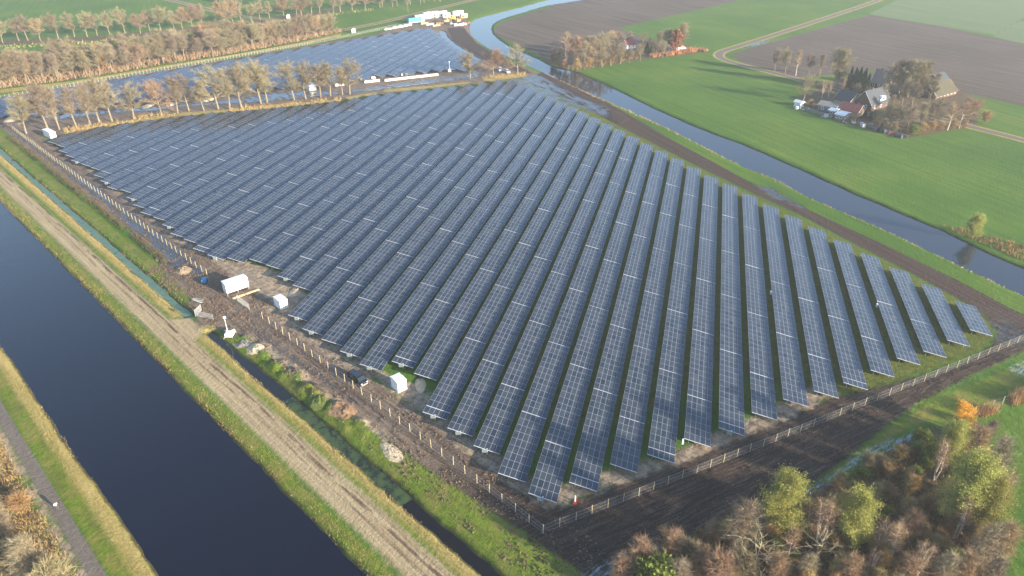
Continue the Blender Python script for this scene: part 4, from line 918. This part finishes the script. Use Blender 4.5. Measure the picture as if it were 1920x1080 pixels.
def make_tree(h, spread, trunk_h, nl, twigs, kind, rng, tw_len=1.0, tw_w=0.045, multi=1, up=0.55, bark='bark', leafsize=0.0, leaves=0, droop=0.0, trunk_r=None):
    """returns trunk mesh, crown mesh: tapered limbs, then thousands of fine twigs or leaves along them"""
    tr = MB(); cr = MB(); C = []; Dn = []
    trunk_r = trunk_r or h*0.018
    for mI in range(multi):
        ang = rng.random()*6.28; base = np.zeros(3)
        lean = np.array([math.cos(ang), math.sin(ang), 0])*(0.10 if multi > 1 else 0.03)*h*rng.random()
        segs = 7; pts = []
        for i in range(segs+1):
            t = i/segs; pts.append(base+lean*t**1.3+np.array([math.sin(t*5+ang)*0.012*h, math.cos(t*4+ang)*0.012*h, t*h*0.88]))
        rr = [trunk_r/(multi**0.5)*(1-0.88*(i/segs)**0.8) for i in range(segs+1)]
        for i in range(segs): (tr if pts[i][2] < trunk_h+0.35*h else cr).tube(pts[i], pts[i+1], rr[i], rr[i+1], 6, cap=False)
        for j in range(nl):
            t = (trunk_h/h)+(0.86-trunk_h/h)*(j+0.5*rng.random())/nl
            k = min(int(t/0.88*segs), segs-1); f = t/0.88*segs-k; o = pts[k]*(1-f)+pts[k+1]*f if f <= 1 else pts[-1]
            az = rng.random()*6.28; rel = (t-trunk_h/h)/(1-trunk_h/h)
            Ln = spread*(0.55+0.45*math.sin(math.pi*min(1, rel*0.9+0.25)))*(0.75+0.4*rng.random())/(multi**0.4)
            el = up+0.5*rel+0.15*rng.normal()
            d = np.array([math.cos(az)*math.cos(el), math.sin(az)*math.cos(el), math.sin(el)])
            a = o; r0 = trunk_r*0.42*(1-0.5*rel)/(multi**0.5); ns = 4
            for q in range(ns):
                d2 = d+rng.normal(size=3)*0.22+np.array([0, 0, 0.10-droop*q*0.15]); d2 /= np.linalg.norm(d2); b = a+d2*Ln/ns
                cr.tube(a, b, r0*(1-q/ns*0.8), r0*(1-(q+1)/ns*0.8), 4, cap=False)
                for _ in range(2 if Ln > 1.5 else 1):
                    d3 = d2+rng.normal(size=3)*0.55+np.array([0, 0, 0.15]); d3 /= np.linalg.norm(d3); L3 = Ln*0.34*(0.6+0.6*rng.random()); c = a+(b-a)*rng.random()
                    e = c+d3*L3; cr.tube(c, e, r0*0.35*(1-q/ns*0.6), 0.012, 3, cap=False)
                    nn_ = max(2, int(twigs/(nl*multi*ns*2)))
                    tt = rng.random(nn_)**0.7
                    C.append(c+np.outer(tt, e-c)*1.15); Dn.append(d3+rng.normal(size=(nn_, 3))*0.65+np.array([0, 0, 0.25-droop]))
                a = b; d = d2
    C = np.vstack(C); Dn = np.vstack(Dn)
    V, F = slivers(C, Dn, tw_len*(0.5+rng.random(len(C))), tw_w, rng)
    o = len(cr.v); vv = np.vstack([np.array(cr.v), V]); faces = [tuple(f) for f in cr.f]+[tuple(int(x)+o for x in f) for f in F]
    mi = [0]*len(cr.f)+[1]*len(F)
    if leaves:
        idx = rng.integers(0, len(C), leaves); LC = C[idx]+Dn[idx]*0.45*tw_len*rng.random((leaves, 1))+rng.normal(size=(leaves, 3))*0.30
        LV, LF = leafquads(LC, leafsize, rng); o = len(vv); vv = np.vstack([vv, LV]); faces += [tuple(int(x)+o for x in f) for f in LF]; mi += [1]*len(LF)
    return tr.mesh('trunk', [TM[bark]]), mesh_from('crown', vv, faces, [TM[bark], TM[kind]], mi)
_r = np.random.default_rng
PROTO = {
 'oak0': make_tree(15, 5.4, 3.6, 20, 7500, 'tan', _r(1), 1.25, 0.034),
 'oak1': make_tree(14, 4.6, 4.0, 18, 7500, 'tan', _r(2), 1.25, 0.034, up=0.75),
 'oak2': make_tree(16, 4.4, 4.4, 20, 7500, 'grey', _r(3), 1.25, 0.034, up=0.85, multi=2),
 'oak3': make_tree(13, 5.2, 3.0, 20, 7500, 'brown', _r(4), 1.2, 0.036),
 'oak4': make_tree(15, 4.0, 4.6, 20, 7500, 'grey', _r(14), 1.2, 0.034, up=0.95),
 'big': make_tree(19, 6.6, 4.0, 30, 9000, 'tan', _r(5), 1.4, 0.06, multi=2, up=0.8),
 'birch0': make_tree(12, 2.3, 3.0, 16, 2600, 'brown', _r(6), 1.0, 0.035, multi=3, up=1.0, bark='birch'),
 'birch1': make_tree(13, 2.6, 4.5, 18, 2600, 'brown', _r(7), 1.1, 0.035, multi=1, up=0.9, bark='birch'),
 'fan': make_tree(9.5, 3.6, 1.2, 15, 5000, 'grey', _r(8), 1.0, 0.03, multi=4, up=1.0),
 'fanr': make_tree(8.5, 3.4, 1.0, 15, 5000, 'brown', _r(18), 1.0, 0.03, multi=4, up=1.0),
 'willow0': make_tree(11, 5.6, 1.2, 34, 6000, 'willow', _r(9), 0.9, 0.025, multi=3, up=0.75, leafsize=0.085, leaves=30000),
 'willow1': make_tree(10, 4.6, 1.0, 30, 5000, 'willow', _r(10), 0.9, 0.025, multi=2, up=0.85, leafsize=0.085, leaves=26000),
 'copper': make_tree(13, 4.6, 1.6, 24, 2000, 'copper', _r(11), 0.9, 0.05, up=0.6, leafsize=0.34, leaves=6500),
 'gold': make_tree(6.5, 1.9, 2.2, 12, 500, 'gold', _r(12), 0.5, 0.03, up=0.6, bark='birch', leafsize=0.09, leaves=8000),
 'dead': make_tree(7.0, 4.6, 0.6, 15, 500, 'tan', _r(13), 0.9, 0.03, up=0.5, bark='pale', trunk_r=0.17),
 'bush': make_tree(3.2, 2.2, 0.3, 12, 4200, 'rust', _r(15), 0.8, 0.035, multi=4, up=0.7),
 'bush2': make_tree(3.6, 2.4, 0.3, 12, 4200, 'dry', _r(25), 0.8, 0.035, multi=4, up=0.8),
 'bushg': make_tree(3.6, 2.2, 0.3, 10, 1200, 'ivy', _r(16), 0.6, 0.04, multi=4, up=0.7, leafsize=0.13, leaves=4000),
 'shrub': make_tree(5.5, 2.8, 0.5, 12, 3600, 'tan', _r(17), 0.9, 0.045, multi=4, up=0.8),
}
def fir_mesh(rng):
    tr = MB().tube((0, 0, 0), (0, 0, 10), 0.2, 0.04, 6); n = 6000; t = rng.random(n)**0.8; r = (1-t)*2.2*(0.5+0.5*rng.random(n)**0.5); a = rng.random(n)*6.28
    C = np.column_stack([r*np.cos(a), r*np.sin(a), 0.8+t*10.2]); V, F = leafquads(C, 0.28, rng); return tr.mesh('trunk', [TM['bark']]), fast_mesh('crown', V, F, TM['fir'])
PROTO['fir'] = fir_mesh(_r(20))
HT = dict(oak0=15, oak1=14, oak2=16, oak3=13, oak4=15, big=19, birch0=12, birch1=13, fan=9.5, fanr=8.5, willow0=11, willow1=10, copper=13, gold=6.5, dead=7, bush=3.2, bush2=3.6, bushg=3.6, shrub=5.5, fir=11)
NM = dict(birch0='birch_tree', birch1='birch_tree', willow0='willow_tree', willow1='willow_tree', copper='copper_oak', gold='golden_birch', dead='dead_tree', bush='bush', bush2='bush', bushg='bush', shrub='shrub', fir='fir_tree')
trng = random.Random(11)
def tree(kind, p, h, label, group=None, cat=None, wide=1.0, tilt=None):
    s = h/HT[kind]; tr, cr = PROTO[kind]
    name = NM.get(kind, 'bare_tree')
    root = thing(name, label, cat or ('bush' if 'bush' in kind or kind == 'shrub' else 'tree'), (p[0], p[1], -0.05), trng.uniform(0, 6.28), group)
    root.scale = (s*wide, s*wide, s)
    if tilt: root.rotation_euler = (tilt, 0, trng.uniform(0, 6.28))
    link('trunk', tr, root); link('crown', cr, root)
    return root
def hpx(u, v, vtop):     # height of something standing at (u, v) whose top shows at row vtop
    p = at(u, v); d0 = np.hypot(*p); D_ = Fv*FPX+Rv*(u-960)-Uv*(vtop-540); t = d0/np.hypot(D_[0], D_[1]); return CAMH+D_[2]*t

# avenue between the two solar fields: trunk foot and top of each tree
AV = [(51,250,178,'oak1'),(89,246,158,'oak4'),(110,243,160,'oak2'),(142,239,165,'oak4'),(170,234,155,'oak2'),(187,229,150,'oak1'),(211,228,153,'oak4'),(252,222,160,'oak0'),(302,216,155,'oak3'),(334,212,146,'oak4'),(353,208,143,'oak0'),(382,208,155,'oak4'),(408,205,128,'oak0'),(432,204,132,'oak4'),(453,204,125,'oak1'),(488,194,119,'oak0'),(500,192,122,'oak1'),(551,187,120,'oak0'),(573,185,122,'oak1'),(601,182,124,'oak4'),(620,180,119,'oak1'),(643,178,128,'oak4'),(657,177,117,'oak0')]
for j, (u, v, vt, k) in enumerate(AV):
    tree(k, at(u, v), hpx(u, v, vt), '%s tree in the avenue between the fields, %s from the left' % ('reddish bare' if k == 'oak3' else 'bare', ordn(j+1)), 'avenue trees between the solar fields', wide=1.5)
for j, (u, v, vt, k) in enumerate([(881,148,100,'oak1'),(926,143,96,'oak3'),(953,141,110,'oak4'),(970,139,88,'oak0')]):
    tree(k, at(u, v), hpx(u, v, vt), 'bare tree at the right end of the avenue, %s of four' % ordn(j+1), 'trees at the right end of the avenue', wide=1.5)
# belt behind the far field
bl = P((-60,182),(0,168),(120,150),(240,132),(330,117),(440,101),(560,78),(640,63)); bt = catmull(bl, 8)
cum = np.concatenate([[0], np.cumsum(np.hypot(*np.diff(bt, axis=0).T))]); tot = cum[-1]
def along(line, cum, s): return np.array([np.interp(s, cum, line[:, 0]), np.interp(s, cum, line[:, 1])])
nb = 128; kinds = ['oak0','oak1','oak2','oak3','oak4','oak0','oak4','big']
for j in range(nb):
    s = tot*(j+trng.uniform(0.1, 0.9))/nb; p = along(bt, cum, s); back = (j % 4)*6+trng.uniform(1, 6)
    q = p+np.array([0.62, 0.78])*back
    k = trng.choice(kinds); hh = trng.uniform(10, 16.5) if s < tot*0.72 else trng.uniform(9, 13)
    tree(k, q, hh, 'bare tree in the belt behind the far field, %s from left' % ordn(j+1), 'trees of the wooded belt', wide=1.6)
tree('copper', at(195, 133), 12.5, 'copper coloured oak standing out in the wooded belt on the left', wide=1.15)
tree('copper', at(160, 138), 9.0, 'faded copper tree left of the round copper oak', wide=1.0)
# row along the old road further back
l2 = P((-60,88),(0,80),(130,70),(260,62),(400,48),(520,34),(650,20),(760,10),(860,-2)); t2 = catmull(l2, 8); cum2 = np.concatenate([[0], np.cumsum(np.hypot(*np.diff(t2, axis=0).T))])
for j in range(46):
    s = cum2[-1]*(j+trng.uniform(0.2, 0.8))/46; p = along(t2, cum2, s)
    k = trng.choice(['oak1','oak4','oak2','oak1','oak3']); tree(k, p+np.array([trng.uniform(-3, 3), trng.uniform(-3, 3)]), trng.uniform(12, 16), 'hazy bare tree in the far roadside row, %s from the left' % ordn(j+1), 'roadside trees far back', wide=1.5)
l3 = P((380,2),(470,12),(560,4),(640,-8)); t3 = catmull(l3, 6); cum3 = np.concatenate([[0], np.cumsum(np.hypot(*np.diff(t3, axis=0).T))])
for j in range(14):
    p = along(t3, cum3, cum3[-1]*j/13)+np.array([trng.uniform(0, 12), trng.uniform(-6, 6)])
    tree(trng.choice(['oak2','big','oak4','fir']), p, trng.uniform(10, 15), 'hazy tree of the small wood at the top edge, %s from the left' % ordn(j+1), 'trees of the wood at the top edge')
tree('copper', at(564, 26), 14, 'rust coloured tree at the top edge beside the small white box')
tree('oak1', at(765, 23), 15, 'lone tall tree beside the road behind the white site cabins', wide=0.6)
# wood by the river
wd_pts = [(1062,128,82,'birch1'),(1078,130,92,'oak2'),(1095,129,80,'oak4'),(1112,127,86,'oak3'),(1128,126,76,'oak0'),(1145,123,82,'oak1'),(1163,120,84,'oak4'),(1180,118,90,'oak2'),(1200,114,86,'oak1'),(1048,122,96,'oak4'),(1060,112,60,'birch1'),(1085,112,70,'oak3'),(1110,108,66,'oak2'),(1135,106,64,'oak0'),(1160,100,60,'oak4'),(1100,100,70,'oak1'),(1130,92,62,'oak2'),(1150,88,60,'oak3'),(1180,84,60,'oak4'),(1205,82,62,'oak0'),(1225,108,82,'oak1'),(1242,108,78,'oak4'),(1235,92,58,'oak2'),(1250,98,56,'big'),(1278,88,44,'big'),(1040,112,92,'oak3'),(1075,102,72,'oak1'),(1215,96,72,'oak4')]
for j, (u, v, vt, k) in enumerate(wd_pts):
    tree(k, at(u, v), hpx(u, v, vt), '%s in the river wood, %s along the field edge' % ('white stemmed birch' if 'birch' in k else 'bare tree', ordn(j+1)), 'trees of the wood on the far river bank', wide=1.55)
tree('copper', at(1265, 101), hpx(1265, 101, 58), 'tall copper tree behind the orange hedge')
tree('copper', at(1083, 106), hpx(1083, 106, 73), 'orange brown tree in the middle of the river wood')
tree('fir', at(1122, 116), 9, 'dark green ivy tree at the front of the river wood'); tree('fir', at(1212, 100), 7, 'dark evergreen left of the copper tree, the left of a pair', wide=1.6); tree('fir', at(1222, 101), 7, 'dark evergreen left of the copper tree, the right of a pair', wide=1.6)
for j in range(22):
    u = 1036+j*7.4; v = 118+min(j, 4)*3.6-max(0, j-5)*1.35
    tree('shrub' if j % 3 else 'bush', at(u, v+2), trng.uniform(3.5, 6), 'brown shrub at the foot of the river wood, %s from the left' % ordn(j+1), 'shrubs along the river wood', wide=1.2)
# lane trees and farm trees
for j, (u, v, vt, k) in enumerate([(1452,133,92,'oak4'),(1471,138,94,'oak1'),(1491,142,93,'birch1'),(1516,140,102,'oak4'),(1536,142,100,'oak2')]):
    tree(k, at(u, v), hpx(u, v, vt), '%s beside the lane, %s of the five from the bend' % ('pale birch' if 'birch' in k else 'thin dark tree', ordn(j+1)), 'trees along the farm lane', wide=1.15)
FT = [(1506,190,142,'oak0','olive bare tree at the left tip of the farm'),(1567,165,92,'big','large rounded bare tree above the farm lane'),(1541,184,146,'birch0','reddish birches behind the low grey shed'),(1553,182,148,'birch0','reddish birches just right of the first birches'),(1577,178,142,'birch0','reddish birches in front of the dark firs'),
      (1604,186,158,'oak1','small yellowish bare tree in front of the firs'),(1684,178,112,'big','tallest bare tree of the farm, left half of the broad crown'),(1701,182,113,'big','tall bare tree of the farm, middle of the broad crown'),(1722,182,115,'big','tall bare tree of the farm, right half of the broad crown'),(1664,178,120,'oak4','slender tree left of the broad crown'),
      (1690,196,150,'oak4','thin tree right of the dormer house'),(1708,200,155,'oak1','thin tree below the broad crown'),(1660,232,190,'oak0','yellowish garden tree in front of the dormer house'),(1680,238,195,'oak0','olive garden tree right of the yellowish one'),(1700,246,196,'oak4','garden tree near the lowest farm corner'),
      (1722,243,190,'oak2','grey garden tree above the farm corner'),(1750,238,184,'oak0','spreading garden tree in front of the thatched house'),(1776,244,190,'birch1','birch at the lower right of the garden'),(1799,240,178,'birch1','leaning white birch at the right garden edge'),(1812,236,186,'oak3','brown tree at the end of the lower lane'),(1735,232,200,'oak4','thin tree in the lawn between the garden trees'),
      (1640,235,205,'oak1','small bare tree beside the red barn'),(1668,210,178,'oak4','small tree right behind the dormer house'),(1760,205,182,'oak4','thin tree on the lawn below the thatched house'),(1742,190,150,'oak1','bare tree hiding the left end of the thatched house'),(1750,176,135,'oak2','grey tree behind the left end of the thatched house'),(1650,196,160,'oak1','thin tree behind the ridge of the dormer house'),(1622,200,165,'oak4','thin tree left of the dormer house')]
for u, v, vt, k, lb in FT: tree(k, at(u, v), hpx(u, v, vt), lb, 'farm trees', wide=1.5)
for j, (u, v) in enumerate([(1590,165),(1598,167),(1607,166),(1616,168),(1600,172),(1611,175),(1622,178)]):
    tree('fir', at(u, v), 11, 'dark fir in the clump left of the white gabled farmhouse, %s of seven' % ordn(j+1), 'dark firs of the farm', wide=1.1)
for j, (u, v) in enumerate([(1665,186),(1673,188),(1680,186),(1735,182),(1742,183),(1748,181),(1638,222),(1630,226),(1620,222),(1650,248)]):
    tree('fir', at(u, v), 4.2, 'dark green garden shrub at the farm, %s of ten' % ordn(j+1), 'evergreen garden shrubs', wide=1.9)
for j, (u, v, k, h) in enumerate([(1695,250,'bush',3),(1712,252,'bushg',4),(1730,250,'bush',4),(1745,246,'bush',4),(1765,244,'bush',3.5),(1785,242,'bush',4),(1805,240,'bush',3.5),(1675,250,'shrub',5),(1655,243,'shrub',5),(1845,230,'bush',5),(1520,200,'bush',3),(1535,203,'bush',2.6),(1640,240,'bush',3),(1600,230,'bush',2.5)]):
    tree(k, at(u, v), h, 'low garden bush along the farm edge, %s of fourteen' % ordn(j+1), 'bushes along the farm edge', wide=1.4)
# willow on the river bank at right
tree('willow1', at(1822, 448), hpx(1822, 448, 401), 'pale willow standing alone on the far river bank at the right', wide=1.25)

# foreground copse, bottom right
FG = [(1455,1000,888,'willow0','large yellow green willow nearest the mud track',1.15),(1588,1025,914,'willow1','oval yellow green willow in the middle of the copse',1.0),(1765,880,782,'willow0','tall pale willow at the top of the copse',0.95),(1788,985,838,'willow0','broad pale willow on the right side of the copse',1.05),(1825,1000,878,'willow1','pale willow right of the broad one',1.0),
      (1796,805,752,'gold','small golden birch at the start of the reed strip',1.3),(1414,1072,1004,'dead','pale dead tree with bare spreading limbs',1.2),(1376,1040,938,'fan','fan shaped bare tree behind the dead tree',1.5),(1250,1058,990,'fanr','fan shaped reddish bare tree at the left of the copse',1.5),(1193,1078,1012,'fanr','small reddish bare tree at the left end of the copse',1.5),(1332,1025,976,'fanr','small reddish tree behind the fan shaped one',1.4),
      (1512,1010,925,'birch0','slender birch clump right of the large willow',1.5),(1530,1025,920,'birch0','second slender birch clump right of the large willow',1.5),(1640,1045,960,'birch0','birch clump right of the oval willow',1.5),(1665,1055,965,'birch0','birch clump with a pale leaning stem',1.5),(1710,1090,1000,'birch0','birch clump near the bottom edge',1.5),(1752,900,812,'birch0','birch stems under the tall pale willow',1.5),(1790,1010,905,'birch0','white birch stems below the broad pale willow',1.5),
      (1862,960,860,'birch0','bare birches along the field edge',1.5),(1830,1060,970,'fan','olive bare tree at the lower right of the copse',1.5),(1855,905,810,'fan','brown bare tree behind the pale willows',1.5),(1534,1046,998,'dead','small pale dead tree below the oval willow',1.2),(1345,1110,1035,'fanr','dense reddish tree at the bottom edge beside the dead tree',1.6),(1270,1112,1045,'fan','grey bare tree at the bottom edge',1.5),(1825,850,790,'fanr','brown bare tree at the foot of the reed strip',1.5),(1475,1050,985,'birch1','single birch below the large willow',1.3),(1868,1045,965,'fanr','brown bare tree beside the bright field',1.5),
      (1385,1085,1030,'shrub','olive shrub left of the pale dead tree',1.5),(1290,1060,1012,'shrub','green tan shrub between the two reddish trees',1.5),(1225,1110,1060,'bushg','yellow green bush in the bottom left of the copse',1.6)]
FG += [(u, v, v-h_, k, '%s at the lower edge of the copse, %s from the left' % ('low fan shaped tan tree', ordn(j+1)), 1.4) for j, (u, v, h_, k) in enumerate([(1165, 1098, 55, 'fanr'), (1218, 1075, 52, 'fan'), (1310, 1085, 62, 'fanr'), (1450, 1095, 60, 'fanr'), (1505, 1088, 55, 'fan'), (1590, 1095, 60, 'fanr'), (1625, 1080, 62, 'birch0'), (1690, 1100, 70, 'fanr'), (1760, 1095, 75, 'fan'), (1800, 1090, 70, 'fanr'), (1850, 1100, 75, 'fan'), (1700, 1010, 60, 'fanr'), (1845, 830, 50, 'fan')])]
for u, v, vt, k, lb, wd_ in FG: tree(k, at(u, v), hpx(u, v, vt), lb, 'copse trees', wide=wd_)
brs = random.Random(3)
CPOLY = P((1130,1100),(1300,1010),(1430,990),(1560,915),(1660,850),(1740,825),(1830,815),(1865,900),(1870,1000),(1860,1090),(1500,1200),(1200,1200))
def inside(p, poly): return sd_poly(np.array([p]), poly)[0] > 0
lo, hi = CPOLY.min(0), CPOLY.max(0); c_ = 0
while c_ < 230:
    p = np.array([brs.uniform(lo[0], hi[0]), brs.uniform(lo[1], hi[1])])
    if not inside(p, CPOLY): continue
    c_ += 1
    k = brs.choice(['bush', 'bush2', 'bush', 'shrub', 'bush2', 'bush', 'bush', 'bushg'])
    tree(k, p, brs.uniform(2.0, 3.6) if k != 'shrub' else brs.uniform(3, 4.5), 'low brown bush in the undergrowth of the copse' if k != 'bushg' else 'low green bush in the undergrowth of the copse', 'green undergrowth bushes of the copse' if k == 'bushg' else 'brown undergrowth bushes of the copse', wide=1.25)
# left edge, bottom
for j, (u, v, vt, k) in enumerate([(15,1010,920,'fan'),(70,1100,985,'fan'),(-30,960,870,'oak0'),(20,1075,1010,'shrub'),(110,1130,1040,'shrub'),(-10,900,850,'shrub'),(45,960,925,'bush'),(-20,860,820,'bush')]):
    tree(k, at(u, v), hpx(u, v, vt), 'tan bare %s left of the asphalt path, %s of eight' % ('bush' if k in ('bush', 'shrub') else 'tree', ordn(j+1)), 'scrub left of the path', wide=1.3)

# ------------------------------------------------------------------ countless blades: reeds, verges, undergrowth
def blades(name, polys, dens, h, wd_, mat, label, cat, seed, lean=0.35, zoff=0.0, taper=True):
    rng = np.random.default_rng(seed); allV = []
    for pl in polys:
        pl = np.asarray(pl); lo = pl.min(0); hi = pl.max(0); A = (hi-lo).prod(); n = int(min(A*dens, 400000))
        X = lo+(hi-lo)*rng.random((n, 2)); X = X[sd_poly(X, pl) > 0]; X = X[vnoise(X, 3.0, seed) > 0.25]
        allV.append(X)
    X = np.vstack(allV)
    w_ = np.full(len(X), -40.0)
    for pl in (CANAL, RIVER, DITCH1, DITCH2): w_ = np.maximum(w_, sd_poly(X, pl))
    X = X[-w_ > -0.1]; w_ = -w_[-w_ > -0.1]
    z = ground_height(X, w_)
    C = np.column_stack([X, z-0.05]); D_ = np.column_stack([rng.normal(size=(len(X), 2))*lean, np.ones(len(X))])
    V, F = slivers(C, D_, h*(0.5+0.9*rng.random(len(X)))*(0.6+0.8*vnoise(X, 1.7, seed+1)), wd_, rng)
    link(name, fast_mesh(name, V, F, mat), None, label=label, cat=cat, kind='stuff')
def near_only(s0, s1, n0, n1): return np.array([cf(s0, n0), cf(s1, n0), cf(s1, n1), cf(s0, n1)])
blades('dry_grass', [near_only(-60, 116, 10.6, 13.0), near_only(129, 270, 11.2, 13.2), near_only(-60, 300, -26.4, -23.5), near_only(-60, 300, 0.2, 3.2), near_only(126, 129, 12.8, 16)], 16, 0.42, 0.055, TM['dry'], 'straw yellow grass lining the ditches and the canal bank', 'dry grass', 31)
blades('bank_grass', [near_only(-60, 300, 0.0, 2.2), near_only(130, 270, 15.7, 19.5), near_only(-60, 112, 15.0, 16.8)], 14, 0.35, 0.06, TM['green'], 'green grass growing on the canal and ditch banks', 'grass', 32)
blades('bank_grass', [near_only(-60, 300, 0.0, 1.2), near_only(-60, 112, 14.8, 16.0)], 8, 0.35, 0.08, TM['rust'], 'brown dead stalks at the water line of the banks', 'dead stalks', 33)
def clods(name, polys, n, s0, s1, mat, label, seed):
    rng = np.random.default_rng(seed); A = []
    for pl, k in zip(polys, n):
        pl = np.asarray(pl); lo = pl.min(0); hi = pl.max(0); X = lo+(hi-lo)*rng.random((k*4, 2)); X = X[sd_poly(X, pl) > 0]; X = X[vnoise(X, 2.2, seed) > 0.42][:k]; A.append(X)
    X = np.vstack(A); m = len(X); s = s0+(s1-s0)*rng.random(m)**3
    w_ = np.full(m, -40.0)
    for pl in (CANAL, RIVER, DITCH1, DITCH2): w_ = np.maximum(w_, sd_poly(X, pl))
    z = ground_height(X, -w_); base = np.array([[1, 0, -.3], [-.5, .87, -.3], [-.5, -.87, -.3], [0, 0, .75]])
    a = rng.random(m)*6.28; B = np.repeat(base[None], m, 0)*(0.6+0.8*rng.random((m, 4, 1)))
    R_ = np.stack([np.stack([np.cos(a), -np.sin(a)], -1), np.stack([np.sin(a), np.cos(a)], -1)], 1)
    B[:, :, :2] = np.einsum('nij,nkj->nki', R_, B[:, :, :2]); V = B*s[:, None, None]+np.column_stack([X, z])[:, None, :]
    F = (np.array([[0, 1, 3], [1, 2, 3], [2, 0, 3]])[None]+4*np.arange(m)[:, None, None]).reshape(-1, 3)
    link(name, fast_mesh(name, V.reshape(-1, 3), F, mat), None, label=label, cat='soil clods', kind='stuff')
clods('soil_clods', [near_only(120, 262, 17.5, 31), near_only(84, 128, 15.5, 31), near_only(-80, 84, 22, 30)], [16000, 9000, 6000], 0.06, 0.42, M['soil'], 'lumps of churned brown soil along the left fence', 51)
clods('soil_clods', [P((1018,985),(1200,910),(1440,812),(1700,725),(1862,655),(1900,668),(1720,757),(1600,850),(1420,955),(1180,1100),(1020,1100),(960,1020))], [16000], 0.06, 0.40, simple('black_topsoil', (0.050, 0.035, 0.027), 1.0, var=0.5), 'lumps of dark topsoil outside the right fence', 52)
blades('reeds', [P((1792,790),(1850,762),(1920,735),(1990,705),(1990,725),(1920,756),(1850,783),(1810,800))], 40, 2.3, 0.10, TM['reed'], 'orange yellow reed strip at the right edge', 'reeds', 34, 0.15)
blades('reeds', [P((430,213),(640,190),(640,184),(430,204)), P((250,226),(330,216),(330,210),(250,220)), P((120,250),(250,232),(250,226),(120,240)), P((905,150),(985,141),(985,136),(905,144))], 4, 1.3, 0.12, TM['rust'], 'dry reeds under the avenue trees', 'reeds', 35, 0.3)
blades('undergrowth', [P((-60,182),(0,166),(150,148),(300,122),(440,100),(560,78),(640,61),(640,56),(560,68),(440,88),(300,108),(150,130),(0,145),(-60,160))], 1.6, 2.6, 0.30, TM['brown'], 'red brown brushwood under the wooded belt', 'brushwood', 36, 0.5)
blades('undergrowth', [P((-60,96),(0,86),(180,76),(300,66),(420,55),(560,34),(700,16),(700,20),(560,38),(420,60),(300,72),(180,82),(0,92))], 0.4, 1.4, 0.35, TM['dry'], 'straw coloured brush along the far road', 'brushwood', 37, 0.5)
blades('undergrowth', [CPOLY], 16, 1.1, 0.10, TM['rust'], 'rust brown ground cover under the copse', 'ground cover', 38, 0.5)
blades('undergrowth', [near_only(60, 260, -60, -32.6)], 14, 0.8, 0.06, TM['rust'], 'tangled dry growth left of the asphalt path', 'ground cover', 39, 0.5)
blades('berm_brush', [near_only(-72, 86, 20.2, 22.8)], 12, 0.7, 0.16, TM['dark'], 'dark brown brush on the soil ridge beside the left ditch', 'brushwood', 40, 0.5)
blades('river_verge', [P((1018,128),(1107,172),(1241,231),(1400,310),(1551,379),(1640,417),(1799,493),(1920,548),(1920,555),(1799,502),(1640,427),(1551,388),(1400,319),(1241,240),(1107,180),(1018,136))], 3, 0.5, 0.22, TM['dry'], 'pale dry grass along the near river bank', 'dry grass', 41, 0.4)
blades('river_verge', [P((1762,422),(1851,462),(1920,490),(1980,500),(1980,470),(1920,462),(1860,445),(1810,430))], 6, 1.2, 0.16, TM['rust'], 'brown scrub on the far river bank at the right', 'scrub', 42, 0.4)
blades('beech_hedge', [P((1219,110),(1262,104),(1308,97),(1308,94),(1262,100),(1219,106)), P((1300,96),(1326,99),(1326,96),(1300,93))], 16, 2.0, 0.5, TM['hedge'], 'orange beech hedge at the field corner by the river wood', 'hedge', 43, 0.3)

# ------------------------------------------------------------------ haze
t = bpy.data.materials.new('haze'); t.use_nodes = True; t.node_tree.nodes.clear()
o = t.node_tree.nodes.new('ShaderNodeOutputMaterial'); pv = t.node_tree.nodes.new('ShaderNodeVolumePrincipled')
pv.inputs['Color'].default_value = (0.90, 0.95, 1.0, 1); pv.inputs['Density'].default_value = 0.00022; pv.inputs['Anisotropy'].default_value = 0.2
t.node_tree.links.new(pv.outputs[0], o.inputs['Volume'])
MB().box((-9500, -9500, -4.5), (9500, 9500, 112)).obj('haze', [t], kind='stuff')
